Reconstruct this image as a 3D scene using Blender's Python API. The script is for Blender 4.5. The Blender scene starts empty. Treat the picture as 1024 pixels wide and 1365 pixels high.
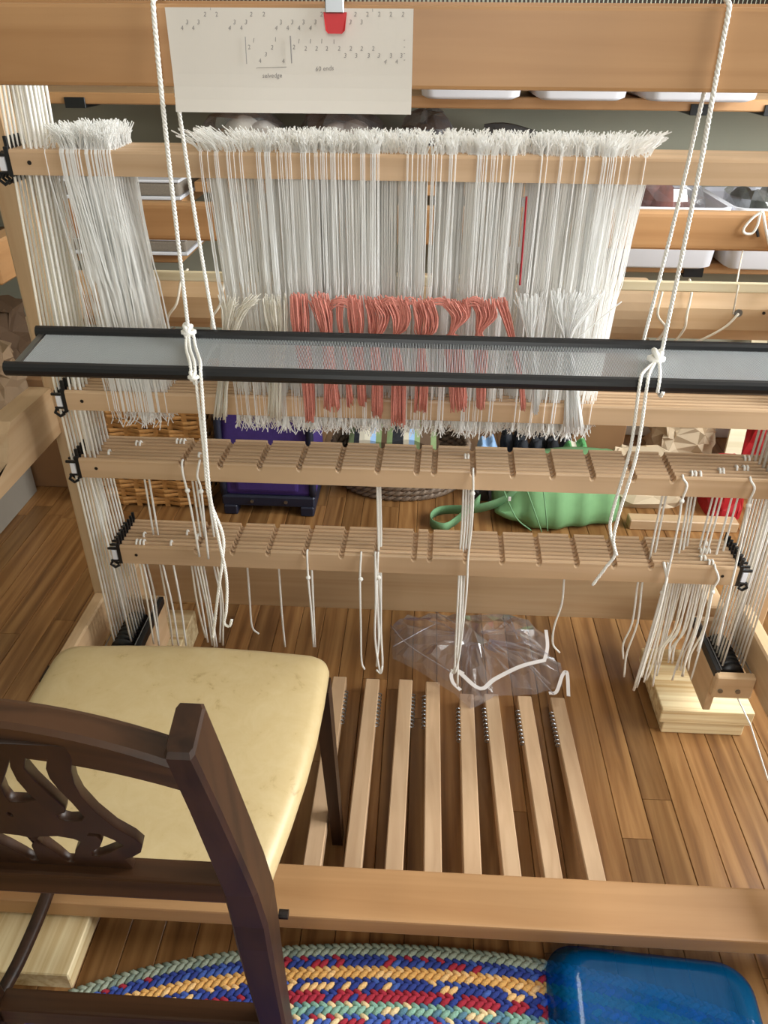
import bpy, bmesh, math, random
from mathutils import Vector, Matrix
random.seed(7)
S = bpy.context.scene
C = S.collection
PI = math.pi
# ------------------------------------------------------------------ camera, world, light, exposure
H, F = 1.35, 1025.0
PITCH, YAW, ROLL = math.radians(32.2), math.radians(2.8), math.radians(.42)
_f = Vector((-math.sin(YAW)*math.cos(PITCH), math.cos(YAW)*math.cos(PITCH), -math.sin(PITCH)))
_r0 = Vector((math.cos(YAW), math.sin(YAW), 0)); _u0 = _r0.cross(_f)
_r = math.cos(ROLL)*_r0 + math.sin(ROLL)*_u0
_u = -math.sin(ROLL)*_r0 + math.cos(ROLL)*_u0
cam = bpy.data.cameras.new('camera'); co = bpy.data.objects.new('camera', cam); C.objects.link(co)
cam.sensor_fit = 'VERTICAL'; cam.sensor_height = 24; cam.lens = 24*F/1365; cam.clip_start = .02
m = Matrix((_r, _u, -_f)).transposed().to_4x4(); m.translation = (0, 0, H); co.matrix_world = m
S.camera = co
w = bpy.data.worlds.new('world'); S.world = w; w.use_nodes = True
w.node_tree.nodes['Background'].inputs[0].default_value = (1, .985, .96, 1)
w.node_tree.nodes['Background'].inputs[1].default_value = 1.0
def area(name, loc, target, sx, sy, power, col):
    l = bpy.data.lights.new(name, 'AREA'); l.shape = 'RECTANGLE'; l.size = sx; l.size_y = sy; l.energy = power; l.color = col
    o = bpy.data.objects.new(name, l); C.objects.link(o); o.location = loc
    o.rotation_euler = (Vector(target)-Vector(loc)).to_track_quat('-Z', 'Y').to_euler(); return o
area('window_light', (2.12, 1.15, 1.55), (0, 1.15, .75), 1.7, 1.4, 126, (.97, .985, 1))
area('side_window_light', (.15, -1.52, 1.75), (.1, 1.1, .9), 1.3, 1.2, 20, (1, .985, .96))
S.view_settings.view_transform = 'Standard'; S.view_settings.look = 'None'
S.view_settings.gamma = 1; S.view_settings.use_curve_mapping = False
S.view_settings.exposure = 0.17
S.cycles.max_bounces = 18; S.cycles.diffuse_bounces = 14; S.cycles.transmission_bounces = 14; S.cycles.transparent_max_bounces = 24

# a photograph measurement turned into a point at a known depth, height or side distance
def at(px, py, Y=None, z=None, X=None):
    d = (px-512)/F*_r - (py-682.5)/F*_u + _f
    t = Y/d.y if Y is not None else ((z-H)/d.z if z is not None else X/d.x)
    return Vector((0, 0, H)) + t*d
def chair_at(px, py):                     # on the plane of the chair's leaning back
    d = (px-512)/F*_r - (py-682.5)/F*_u + _f
    t = (.5-.265*(H-.52))/(d.y+.265*d.z)
    return Vector((0, 0, H)) + t*d

# ------------------------------------------------------------------ materials
M = {}
class NT:
    def __init__(s, name):
        s.m = bpy.data.materials.new(name); s.m.use_nodes = True; s.t = s.m.node_tree
        s.b = s.t.nodes['Principled BSDF']; M[name] = s.m
    def n(s, typ, **kw):
        x = s.t.nodes.new(typ)
        for k, v in kw.items():
            if k in x.inputs.keys(): x.inputs[k].default_value = v
            else: setattr(x, k, v)
        return x
    def l(s, a, b): s.t.links.new(a, b)
    def coord(s, scale=(1, 1, 1), rnd=True):
        tc = s.n('ShaderNodeTexCoord'); mp = s.n('ShaderNodeMapping'); mp.inputs['Scale'].default_value = scale
        s.l(tc.outputs['Object'], mp.inputs['Vector'])
        if rnd:
            oi = s.n('ShaderNodeObjectInfo'); mu = s.n('ShaderNodeMath', operation='MULTIPLY'); mu.inputs[1].default_value = 37
            s.l(oi.outputs['Random'], mu.inputs[0]); s.l(mu.outputs[0], mp.inputs['Location'])
        return mp.outputs[0]
    def ramp(s, fac, stops):
        r = s.n('ShaderNodeValToRGB'); e = r.color_ramp.elements
        while len(e) < len(stops): e.new(.5)
        for x, (p, c) in zip(e, stops): x.position = p; x.color = (*c, 1)
        s.l(fac, r.inputs[0]); return r.outputs[0]
    def bump(s, h, st, dist=.001):
        b = s.n('ShaderNodeBump'); b.inputs['Strength'].default_value = st; b.inputs['Distance'].default_value = dist
        s.l(h, b.inputs['Height']); s.l(b.outputs[0], s.b.inputs['Normal'])
def srgb(r, g, b):
    f = lambda c: (c/255/12.92) if c/255 <= .04045 else ((c/255+.055)/1.055)**2.4
    return (f(r), f(g), f(b))
def plain(name, col, rough=.5, noise=.0, scale=40, bump=0, **kw):
    t = NT(name); t.b.inputs['Roughness'].default_value = rough
    t.b.inputs['Base Color'].default_value = (*col, 1)
    for k, v in kw.items(): t.b.inputs[k].default_value = v
    if noise or bump:
        nz = t.n('ShaderNodeTexNoise', Scale=scale, Detail=5.0); t.l(t.coord(), nz.inputs['Vector'])
        if noise:
            t.l(t.ramp(nz.outputs[0], [(.3, tuple(c*(1-noise) for c in col)), (.7, tuple(min(1, c*(1+noise)) for c in col))]), t.b.inputs['Base Color'])
        if bump: t.bump(nz.outputs[0], bump)
    return t
def wood(name, dark, light, axis='X', rough=.42, freq=38, vary=.10, fleck=True):
    t = NT(name); st = {'X': (1.3, freq, freq), 'Y': (freq, 1.3, freq), 'Z': (freq, freq, 1.3)}[axis]
    v = t.coord(st)
    n1 = t.n('ShaderNodeTexNoise', Scale=1.0, Detail=5.0, Distortion=.8); t.l(v, n1.inputs['Vector'])
    col = t.ramp(n1.outputs[0], [(.28, dark), (.62, light)])
    st2 = tuple(4 if c < 2 else c*.16 for c in st)
    n2 = t.n('ShaderNodeTexNoise', Scale=1.0, Detail=2.0); t.l(t.coord(st2), n2.inputs['Vector'])
    oi = t.n('ShaderNodeObjectInfo'); mr = t.n('ShaderNodeMapRange'); mr.inputs['To Min'].default_value = 1-vary; mr.inputs['To Max'].default_value = 1+vary
    t.l(oi.outputs['Random'], mr.inputs['Value'])
    m2 = t.n('ShaderNodeMapRange'); m2.inputs['From Min'].default_value = .3; m2.inputs['From Max'].default_value = .7
    m2.inputs['To Min'].default_value = .88; m2.inputs['To Max'].default_value = 1.1; t.l(n2.outputs[0], m2.inputs['Value'])
    mu = t.n('ShaderNodeMath', operation='MULTIPLY'); t.l(mr.outputs[0], mu.inputs[0]); t.l(m2.outputs[0], mu.inputs[1])
    hs = t.n('ShaderNodeHueSaturation'); t.l(col, hs.inputs['Color']); t.l(mu.outputs[0], hs.inputs['Value'])
    t.l(hs.outputs[0], t.b.inputs['Base Color']); t.b.inputs['Roughness'].default_value = rough
    t.bump(n1.outputs[0], .08)
    return t
BL, BD = srgb(200, 170, 134), srgb(186, 152, 115)
for ax in 'XYZ': wood('beech_'+ax, BD, BL, ax)
for ax in 'XY': wood('castle_beech_'+ax, srgb(166, 122, 79), srgb(181, 138, 94), ax, freq=26)
wood('shaft_beech', srgb(188, 155, 120), srgb(203, 172, 138), 'X', vary=.06)
wood('treadle_beech', srgb(184, 150, 116), srgb(202, 170, 136), 'Y', vary=.05)
wood('pine_X', srgb(192, 154, 98), srgb(240, 222, 180), 'X', freq=60, rough=.55)
wood('pine_Y', srgb(190, 155, 100), srgb(232, 212, 168), 'Y', freq=60, rough=.55)
wood('stick_wood', srgb(222, 205, 165), srgb(236, 222, 190), 'X', freq=60, rough=.55)
wood('dark_wood', srgb(36, 22, 14), srgb(56, 35, 22), 'Z', rough=.4, freq=45)
wood('dark_wood_X', srgb(42, 26, 15), srgb(68, 44, 27), 'X', rough=.38, freq=45)
for nm in ('dark_wood', 'dark_wood_X'): M[nm].node_tree.nodes['Principled BSDF'].inputs['Specular IOR Level'].default_value = .32
# oak floor: cathedral grain on every strip, its tone by strip
t = NT('oak_floor'); v = t.coord((34, 1.5, 34))
n1 = t.n('ShaderNodeTexNoise', Scale=1.0, Detail=6.0, Distortion=1.6); t.l(v, n1.inputs['Vector'])
wv = t.n('ShaderNodeTexWave', Scale=1.1, Distortion=7.0, Detail=2.0); wv.inputs['Detail Scale'].default_value = .7; t.l(t.coord((9, .8, 9)), wv.inputs['Vector'])
mx = t.n('ShaderNodeMath', operation='MULTIPLY_ADD'); mx.inputs[1].default_value = .16; t.l(wv.outputs['Fac'], mx.inputs[0]); t.l(n1.outputs[0], mx.inputs[2])
col = t.ramp(mx.outputs[0], [(.28, srgb(98, 64, 34)), (.5, srgb(130, 90, 51)), (.8, srgb(158, 117, 72))])
oi = t.n('ShaderNodeObjectInfo'); hs = t.n('ShaderNodeHueSaturation'); mr = t.n('ShaderNodeMapRange')
mr.inputs['To Min'].default_value = .72; mr.inputs['To Max'].default_value = 1.22; t.l(oi.outputs['Random'], mr.inputs['Value']); t.l(mr.outputs[0], hs.inputs['Value'])
t.l(col, hs.inputs['Color']); t.l(hs.outputs[0], t.b.inputs['Base Color']); t.b.inputs['Roughness'].default_value = .33; t.bump(n1.outputs[0], .05)
plain('floor_joint', srgb(48, 28, 14), .8)
plain('wall_paint', srgb(156, 155, 138), .8, .03, 5)
plain('white_paint', srgb(225, 222, 214), .6)
plain('black_plastic', srgb(20, 21, 24), .38)
plain('black_rail', srgb(25, 26, 29), .30)
plain('cord', srgb(244, 242, 236), .8, .08, 900, .5)
plain('cord_warm', srgb(238, 231, 216), .8, .08, 900, .5)
def thread(name, col, tr=.42):          # cotton lets light through
    t = NT(name); d = t.n('ShaderNodeBsdfDiffuse'); d.inputs[0].default_value = (*col, 1); q = t.n('ShaderNodeBsdfTranslucent'); q.inputs[0].default_value = (*col, 1)
    mm = t.n('ShaderNodeMixShader'); mm.inputs[0].default_value = tr; t.l(d.outputs[0], mm.inputs[1]); t.l(q.outputs[0], mm.inputs[2]); t.l(mm.outputs[0], t.t.nodes['Material Output'].inputs[0])
thread('heddle_thread', (.975, .977, .972), .5); thread('heddle_cream', (.975, .970, .955), .5)
thread('ivory_yarn', (.95, .925, .86), .45)
plain('coral_yarn', srgb(220, 144, 130), .85, .10, 300)
plain('red_yarn', srgb(170, 40, 52), .85)
plain('steel_wire', srgb(186, 192, 196), .45, Metallic=.2)
plain('metal', srgb(150, 152, 155), .36, Metallic=1.0)
plain('paper', srgb(222, 216, 208), .8, .012, 9)
plain('pencil', srgb(140, 136, 136), .8)
plain('clip_red', srgb(196, 28, 36), .35)
t = plain('seat_vinyl', srgb(200, 178, 134), .36)
n1 = t.n('ShaderNodeTexNoise', Scale=26.0, Detail=9.0, Roughness=.7, Distortion=.6); t.l(t.coord(), n1.inputs['Vector'])
t.l(t.ramp(n1.outputs[0], [(.30, srgb(168, 143, 98)), (.40, srgb(196, 173, 127)), (.68, srgb(203, 182, 138))]), t.b.inputs['Base Color']); t.bump(n1.outputs[0], .06)
plain('dark_seam', srgb(24, 14, 9), .5)
plain('white_plastic', srgb(232, 234, 242), .4)
plain('white_tape', srgb(228, 222, 220), .5)
plain('felt_grey', srgb(140, 130, 118), .95, .1, 300)
plain('brown_wool', srgb(112, 62, 50), .95, .35, 60, .6)
plain('grey_wool', srgb(190, 180, 170), .95, .25, 14, .5)
plain('pale_wool', srgb(222, 216, 202), .95, .2, 14, .5)
plain('dark_bag', srgb(52, 50, 50), .4, .3, 12, .4)
plain('dark_green', srgb(60, 66, 52), .6, .2, 12)
plain('wicker', srgb(188, 136, 78), .55, .22, 60, .4)
plain('grey_wicker', srgb(122, 104, 88), .6, .35, 70, .5)
plain('purple', srgb(62, 40, 112), .7, .1, 90)
plain('navy', srgb(26, 30, 50), .5)
plain('green_cloth', srgb(112, 156, 106), .8, .06, 30, .15)
plain('green_strap', srgb(106, 148, 106), .8)
plain('kraft', srgb(186, 158, 126), .75, .08, 12, .15)
plain('pale_kraft', srgb(200, 180, 152), .7, .06, 12, .15)
plain('carton', srgb(146, 108, 72), .85, .06, 8)
plain('brown_bag', srgb(86, 64, 44), .8, .1, 8)
plain('tan_bag', srgb(140, 116, 90), .8, .1, 8)
plain('grey_carton', srgb(138, 130, 118), .85, .04, 8)
plain('red_cloth', srgb(176, 24, 34), .6, .08, 20)
plain('charcoal', srgb(46, 48, 54), .95, .3, 90, .5)
plain('light_blue', srgb(150, 186, 228), .8, .05, 30)
plain('sage', srgb(128, 148, 102), .85)
plain('gingham_green', srgb(96, 168, 104), .8, .4, 60)
plain('cream_cloth', srgb(216, 210, 190), .85)
for nm, c in dict(rug_grey=(150, 158, 140), rug_grey2=(122, 134, 120), rug_blue=(40, 56, 128), rug_blue2=(62, 88, 160), rug_red=(156, 34, 52),
                  rug_tan=(214, 162, 92), rug_tan2=(226, 182, 122), rug_cream=(222, 196, 150), rug_green=(128, 166, 148), rug_teal=(84, 122, 140)).items():
    plain(nm, srgb(*c), .95, .22, 400, .4)
def glassy(name, tint, gloss, rough, density):          # thin clear film: tinted see-through with a sheen
    t = NT(name); tr = t.n('ShaderNodeBsdfTransparent'); tr.inputs[0].default_value = (*tint, 1)
    gl = t.n('ShaderNodeBsdfGlossy'); gl.inputs['Roughness'].default_value = rough
    df = t.n('ShaderNodeBsdfDiffuse'); df.inputs[0].default_value = (.8, .8, .85, 1)
    fr = t.n('ShaderNodeLayerWeight'); fr.inputs['Blend'].default_value = gloss
    a = t.n('ShaderNodeMixShader'); b = t.n('ShaderNodeMixShader'); b.inputs[0].default_value = density
    t.l(fr.outputs['Facing'], a.inputs[0]); t.l(tr.outputs[0], a.inputs[1]); t.l(gl.outputs[0], a.inputs[2])
    t.l(a.outputs[0], b.inputs[1]); t.l(df.outputs[0], b.inputs[2]); t.l(b.outputs[0], t.t.nodes['Material Output'].inputs[0])
glassy('clear_film', (.90, .89, .95), .26, .12, .10)
glassy('bag_film', (.9, .9, .92), .35, .15, .06)
glassy('pane', (.97, .98, .97), .1, .02, 0)
t = NT('blue_plastic'); tr = t.n('ShaderNodeBsdfTransparent'); tr.inputs[0].default_value = (*srgb(40, 150, 225), 1)
t.b.inputs['Base Color'].default_value = (*srgb(0, 104, 170), 1); t.b.inputs['Roughness'].default_value = .12
mxs = t.n('ShaderNodeMixShader'); mxs.inputs[0].default_value = .34
t.l(tr.outputs[0], mxs.inputs[1]); t.l(t.b.outputs[0], mxs.inputs[2]); t.l(mxs.outputs[0], t.t.nodes['Material Output'].inputs[0])

# ------------------------------------------------------------------ mesh helpers
ROOT = {}
def link(o, parent=None):
    C.objects.link(o)
    if parent: o.parent = parent
    return o
def base_of(p):
    while p is not None:
        if p.name in ROOT: return ROOT[p.name]
        p = p.parent
    return Vector((0, 0, 0))
def thing(name, label, cat, loc=(0, 0, 0), group=None):
    o = bpy.data.objects.new(name, None); o.location = loc; o.empty_display_size = .05; C.objects.link(o)
    o['label'] = label; o['category'] = cat
    if group: o['group'] = group
    ROOT[o.name] = Vector(loc); return o
def tag(o, label, cat, group=None, kind=None):
    o['label'] = label; o['category'] = cat
    if group: o['group'] = group
    if kind: o['kind'] = kind
    return o
def obj(name, bm, mat, parent=None, smooth=False):
    me = bpy.data.meshes.new(name)
    if smooth:
        for f in bm.faces: f.smooth = True
    if parent is None:
        vs = [v.co for v in bm.verts]
        lo = Vector([min(v[i] for v in vs) for i in range(3)]); hi = Vector([max(v[i] for v in vs) for i in range(3)])
        off = Vector(((lo.x+hi.x)/2, (lo.y+hi.y)/2, lo.z))
    else: off = base_of(parent)
    bmesh.ops.translate(bm, verts=bm.verts, vec=-off)
    bm.to_mesh(me); bm.free()
    for x in (mat if isinstance(mat, (list, tuple)) else [mat]): me.materials.append(M[x])
    o = bpy.data.objects.new(name, me); link(o, parent)
    if parent is None: o.location = off; ROOT[o.name] = off
    return o
def struct(name, bm, mat, label=None, parent=None):
    o = obj(name, bm, mat, parent); o['kind'] = 'structure'
    if label: o['label'] = label
    return o
def nb(): return bmesh.new()
def box(bm, a, b, bev=0, seg=1, mi=0):
    x0, x1 = sorted((a[0], b[0])); y0, y1 = sorted((a[1], b[1])); z0, z1 = sorted((a[2], b[2]))
    vs = [bm.verts.new(p) for p in ((x0, y0, z0), (x1, y0, z0), (x1, y1, z0), (x0, y1, z0), (x0, y0, z1), (x1, y0, z1), (x1, y1, z1), (x0, y1, z1))]
    fs = [bm.faces.new([vs[i] for i in q]) for q in ((3, 2, 1, 0), (4, 5, 6, 7), (0, 1, 5, 4), (1, 2, 6, 5), (2, 3, 7, 6), (3, 0, 4, 7))]
    for f in fs: f.material_index = mi
    if bev:
        es = list({e for f in fs for e in f.edges})
        bmesh.ops.bevel(bm, geom=es, offset=bev, segments=seg, affect='EDGES', profile=.6)
    return bm
def loft(bm, secs, cap=True, closed=True, mi=0):
    rings = [[bm.verts.new(p) for p in s] for s in secs]; n = len(rings[0])
    for a, b in zip(rings, rings[1:]):
        for i in range(n if closed else n-1):
            j = (i+1) % n
            f = bm.faces.new((a[i], a[j], b[j], b[i])); f.material_index = mi
    if cap and closed:
        bm.faces.new(rings[0][::-1]).material_index = mi; bm.faces.new(rings[-1]).material_index = mi
    return bm
def frames(pts):
    pts = [Vector(p) for p in pts]; n = len(pts); out = []; up = None
    for i in range(n):
        d = (pts[min(i+1, n-1)]-pts[max(i-1, 0)])
        d = d.normalized() if d.length > 1e-9 else Vector((0, 0, 1))
        if up is None:
            up = Vector((0, 1, 0)) if abs(d.y) < .9 else Vector((1, 0, 0))
        s = d.cross(up); s = s.normalized() if s.length > 1e-6 else Vector((1, 0, 0))
        up = s.cross(d).normalized(); out.append((pts[i], s, up))
    return out
def tube(bm, pts, r, n=6, mi=0, cap=True):
    secs = []; N = len(pts)
    for i, (p, s, u) in enumerate(frames(pts)):
        rr = r(i/(N-1)) if callable(r) else r
        secs.append([p+s*(math.cos(2*PI*k/n)*rr)+u*(math.sin(2*PI*k/n)*rr) for k in range(n)])
    return loft(bm, secs, cap=cap, mi=mi)
def smoothpath(pts, sub=4):
    pts = [Vector(p) for p in pts]; out = []
    P = [pts[0]*2-pts[1]]+pts+[pts[-1]*2-pts[-2]]
    for i in range(1, len(P)-2):
        for k in range(sub):
            t = k/sub; a, b, c, d = P[i-1], P[i], P[i+1], P[i+2]
            out.append(.5*((2*b)+(c-a)*t+(2*a-5*b+4*c-d)*t*t+(3*b-a-3*c+d)*t**3))
    out.append(pts[-1]); return out
def rope(bm, pts, r=.0026, pitch=.022, strands=3, step=.003):   # plied rope: helical strands round the path
    L = [0]
    for a, b in zip(pts, pts[1:]): L.append(L[-1]+(Vector(b)-Vector(a)).length)
    n = max(2, int(L[-1]/step)); rs = []; j = 0
    for i in range(n+1):
        s = L[-1]*i/n
        while j < len(L)-2 and L[j+1] < s: j += 1
        tt = (s-L[j])/max(1e-9, L[j+1]-L[j]); rs.append(Vector(pts[j]).lerp(Vector(pts[j+1]), tt))
    fr = frames(rs)
    for k in range(strands):
        q = [p+(s*math.cos(2*PI*(k/strands+L[-1]*i/n/pitch))+u*math.sin(2*PI*(k/strands+L[-1]*i/n/pitch)))*r*.55 for i, (p, s, u) in enumerate(fr)]
        tube(bm, q, r*.62, 5)
def profile_x(bm, prof, x0, x1):          # closed YZ outline swept along X
    return loft(bm, [[Vector((x0, y, z)) for y, z in prof], [Vector((x1, y, z)) for y, z in prof]])
def prism(bm, poly, vec):                 # polygon pushed along vec, caps triangulated where concave
    a = [bm.verts.new(p) for p in poly]; b = [bm.verts.new(Vector(p)+Vector(vec)) for p in poly]; n = len(a)
    fs = [bm.faces.new(a[::-1]), bm.faces.new(b)]
    for i in range(n): bm.faces.new((a[i], a[(i+1) % n], b[(i+1) % n], b[i]))
    bmesh.ops.triangulate(bm, faces=fs); bmesh.ops.recalc_face_normals(bm, faces=bm.faces)
    return bm
def cyl(bm, c, axis, r, l, n=16, mi=0):
    c = Vector(c); a = Vector(axis).normalized()
    return tube(bm, [c-a*l/2, c+a*l/2], r, n, mi)
def ball(bm, c, r, seg=12, rings=8, noise=0, mi=0):
    c = Vector(c); r = Vector(r) if not isinstance(r, (int, float)) else Vector((r, r, r))
    ret = bmesh.ops.create_uvsphere(bm, u_segments=seg, v_segments=rings, radius=1)
    for v in ret['verts']:
        k = 1+random.uniform(-noise, noise)
        v.co = Vector((v.co.x*r.x*k, v.co.y*r.y*k, v.co.z*r.z*k))+c
    for f in {f for v in ret['verts'] for f in v.link_faces}: f.material_index = mi; f.smooth = True
    return bm
def copy_of(src, parent, loc=None, rotz=None):
    o = src.copy(); C.objects.link(o); o.parent = parent
    if loc is not None: o.location = loc
    if rotz is not None: o.rotation_euler.z = rotz
    return o
ORD = ['foremost', 'second', 'third', 'fourth', 'fifth', 'sixth', 'seventh', 'rearmost']

# ------------------------------------------------------------------ the setting
X0, X1, YA, YB = -1.75, 1.9, -1.4, 2.78
fl = struct('floor', box(nb(), (X0, YA, -.06), (X1, YB, -.006)), 'floor_joint', 'oak strip floor in warm brown')
PW = .0605; ix = 0; x = X0
while x < X1-.001:
    y = YA-random.uniform(0, .7); x2 = min(x+PW, X1)
    while y < YB:
        y2 = y+random.choice((.55, .8, 1.0, 1.25, 1.5)); a, b = max(y, YA)+.0006, min(y2, YB)-.0006
        if b-a > .03:
            bm = nb(); c = .0012; g = .0005
            loft(bm, [[(x+g, a, -.008), (x2-g, a, -.008), (x2-g, a, -c), (x2-g-c, a, 0), (x+g+c, a, 0), (x+g, a, -c)],
                      [(x+g, b, -.008), (x2-g, b, -.008), (x2-g, b, -c), (x2-g-c, b, 0), (x+g+c, b, 0), (x+g, b, -c)]])
            bmesh.ops.recalc_face_normals(bm, faces=bm.faces)
            obj('plank', bm, 'oak_floor', fl)
        y = y2
    x += PW; ix += 1
struct('wall_back', box(nb(), (X0-.1, YB, 0), (X1+.1, YB+.1, 2.5)), 'wall_paint')
struct('wall_left', box(nb(), (X0-.1, YA, 0), (X0, YB, 2.5)), 'wall_paint')
bm = nb()
for a, b in (((X1, YA, 0), (X1+.1, YB, .8)), ((X1, YA, 2.25), (X1+.1, YB, 2.5)), ((X1, YA, .8), (X1+.1, .2, 2.25)), ((X1, 2.1, .8), (X1+.1, YB, 2.25))): box(bm, a, b)
struct('wall_right', bm, 'wall_paint')
bm = nb()
for a, b in (((X0, YA-.1, 0), (X1, YA, 1.1)), ((X0, YA-.1, 2.4), (X1, YA, 2.5)), ((X0, YA-.1, 1.1), (-.55, YA, 2.4)), ((.85, YA-.1, 1.1), (X1, YA, 2.4))): box(bm, a, b)
struct('wall_front', bm, 'wall_paint')
struct('ceiling', box(nb(), (X0-.1, YA-.1, 2.5), (X1+.1, YB+.1, 2.6)), 'white_paint')
w2 = struct('window_2', box(nb(), (-.57, YA-.12, 1.08), (.87, YA+.02, 1.11), .004), 'white_paint')
bm = nb()
for x in (-.55, .13, .81): box(bm, (x, YA-.08, 1.1), (x+.04, YA-.03, 2.4))
obj('window_frame', bm, 'white_paint', w2)
obj('pane', box(nb(), (-.55, YA-.06, 1.1), (.85, YA-.056, 2.4)), 'pane', w2)
struct('baseboard_back', box(nb(), (X0, YB-.015, 0), (X1, YB, .12), .004), 'white_paint')
win = struct('window_1', box(nb(), (X1+.02, .2, .78), (X1+.14, 2.1, .82), .004), 'white_paint')
bm = nb()
for y in (.2, 1.13, 2.06): box(bm, (X1+.03, y, .82), (X1+.08, y+.04, 2.25))
box(bm, (X1+.03, .2, 2.21), (X1+.08, 2.1, 2.25)); box(bm, (X1+.035, .2, 1.5), (X1+.075, 2.1, 1.53))
obj('window_frame', bm, 'white_paint', win)
for a, b in ((.24, 1.13), (1.17, 2.06)): obj('pane', box(nb(), (X1+.05, a, .82), (X1+.054, b, 2.21)), 'pane', win)

# ------------------------------------------------------------------ loom frame
loom = thing('floor_loom', 'beech floor loom with posts, castle beam and foot beam', 'loom', (0, 1.1, 0))
obj('castle_beam', box(nb(), (-.82, .99, 1.291), (.82, 1.03, 1.371), .004, 2), 'castle_beech_X', loom)
for s in (-1, 1):
    obj('castle_arm', box(nb(), (s*.76, 1.03, 1.30), (s*.80, 1.40, 1.36), .003), 'castle_beech_Y', loom)
    obj('post', box(nb(), ((-.718 if s < 0 else .766), 1.33, .078), ((-.674 if s < 0 else .722), 1.375, 1.46), .004), 'beech_Z', loom)
    # breast beam arm, its top scooped to seat the beam
    poly = [(1.332, .766), (1.332, .672), (.80, .672), (.80, .700), (1.03, .700), (1.09, .704), (1.125, .715), (1.14, .735), (1.15, .757), (1.168, .772)]
    bm = prism(nb(), [(s*.745, y, z) for y, z in poly], (-s*.043, 0, 0)); obj('breast_beam_arm', bm, 'pine_Y' if False else 'beech_Y', loom)
    xr_, zr_ = (.686, .275) if s < 0 else (.697, .310)
    obj('base_rail', box(nb(), (s*(xr_+.028), .70, zr_-.095), (s*xr_, 1.33, zr_), .004), 'beech_Y', loom)
    obj('foot', box(nb(), (s*(xr_+.028), .70, .078), (s*xr_, .79, zr_-.095), .004), 'beech_Z', loom)
    obj('side_rail', box(nb(), (s*.700, 1.375, .112), (s*.660, 1.50, .262), .004), 'beech_Y', loom)
    obj('back_beam_arm', box(nb(), (s*.81, 1.376, .945), (s*.77, 1.70, 1.02), .004), 'castle_beech_Y', loom)
    obj('warp_beam_arm', box(nb(), (s*.745, 1.376, .83), (s*.705, 1.64, .89), .004), 'beech_Y', loom)
obj('foot_beam', box(nb(), (-.682, .703, .083), (.682, .796, .120), .004, 2), 'castle_beech_X', loom)
obj('base_beam', box(nb(), (-.682, 1.50, .112), (.682, 1.53, .262), .003), 'beech_X', loom)
rb = obj('back_beam', box(nb(), (-.84, 1.70, .955), (.84, 1.735, 1.033), .011, 3), 'castle_beech_X', loom)
rb['label'] = 'rear beam with a tied white loop near its right end'
# pulley boxes under the shaft ends
SY = [1.204+.0128*k for k in range(8)]
for s, xi, xo in ((-1, .566, .641), (1, .618, .688)):
    bm = nb(); box(bm, (s*xi, 1.185, .135), (s*(xi+.016), 1.345, .236), .002); pb = obj('pulley_plate', bm, 'beech_Y', loom)
    obj('cord_guard', box(nb(), (s*(xi-.001), 1.18, .236), (s*(xi+.009), 1.345, .256), .001), 'black_plastic', pb)
    obj('guide_wire', tube(nb(), [(s*(xi+.010), 1.18, .257), (s*(xi+.010), 1.345, .257)], .0012), 'metal', pb)
    obj('guide_wire', tube(nb(), [(s*(xo), 1.18, .250), (s*(xo), 1.345, .250)], .0012), 'metal', pb)
    fp = obj('end_plate', box(nb(), (s*(xi), 1.166, .190), (s*(.682 if s < 0 else .697), 1.185, .248), .003), 'beech_X', loom)
    for q in (.2, .75):
        sx = s*(xi+(.682-xi)*q); obj('screw', cyl(nb(), (sx, 1.165, .212), (0, 1, 0), .005, .004, 12), 'metal', fp)
    obj('end_plate', box(nb(), (s*xi, 1.345, .190), (s*.682, 1.36, .248), .003), 'beech_X', loom)
    c = (xi+.016+xo)/2
    for k in range(8):
        bm = nb(); cyl(bm, (s*c, SY[k], .222), (0, 1, 0), (xo-xi-.016)/2, .004, 20); cyl(bm, (s*c, SY[k]+.0045, .222), (0, 1, 0), .026, .005, 16)
        obj('pulley', bm, 'black_plastic', loom, True)
# octagonal warp beam, kraft paper wound over its middle
wbm = thing('warp_beam', 'octagonal wooden warp beam behind the shafts with tie cords', 'beam', (0, 1.60, .80))
r8 = .056
def octo(r): return [(1.60+r*math.cos(PI/8+k*PI/4), .858+r*math.sin(PI/8+k*PI/4)) for k in range(8)]
obj('octagon', profile_x(nb(), octo(r8), -.74, .74), 'beech_X', wbm)
for px in (985, 828, 1019):
    p = at(px, 418, Y=1.545); obj('peg_hole' if px != 985 else 'washer', cyl(nb(), (p.x, 1.548, p.z), (0, 1, .0), .008 if px == 985 else .003, .004, 14), 'metal' if px == 985 else 'dark_seam', wbm)
bm = nb(); prof = [(1.60+.064*math.cos(k*PI/12), .858+.064*math.sin(k*PI/12)) for k in range(24)]
profile_x(bm, prof, -.24, at(866, 425, Y=1.536).x); tag(obj('kraft_roll', bm, 'kraft'), 'brown kraft paper wound round the middle of the warp beam', 'paper')
def beam_cord(px, dx=20):
    a = at(px, 402, Y=1.56); b = at(px-dx, 452, Y=1.55)
    pts = [(a.x, 1.60, .922), (a.x-.004, 1.56, .911), (a.x-.012, 1.535, .870), (b.x+.006, 1.535, .842), (b.x-.004, 1.556, .804), (b.x-.006, 1.60, .795)]
    tag(obj('beam_cord', tube(nb(), smoothpath(pts), .0026), 'cord_warm', None, True), 'thin white cord looped over the octagonal warp beam', 'cord', 'cords tied round the warp beam')
for px, dx in ((883, 6), (922, 20), (248, 20), (305, 20)): beam_cord(px, dx)
p = at(985, 418, Y=1.54)
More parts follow.
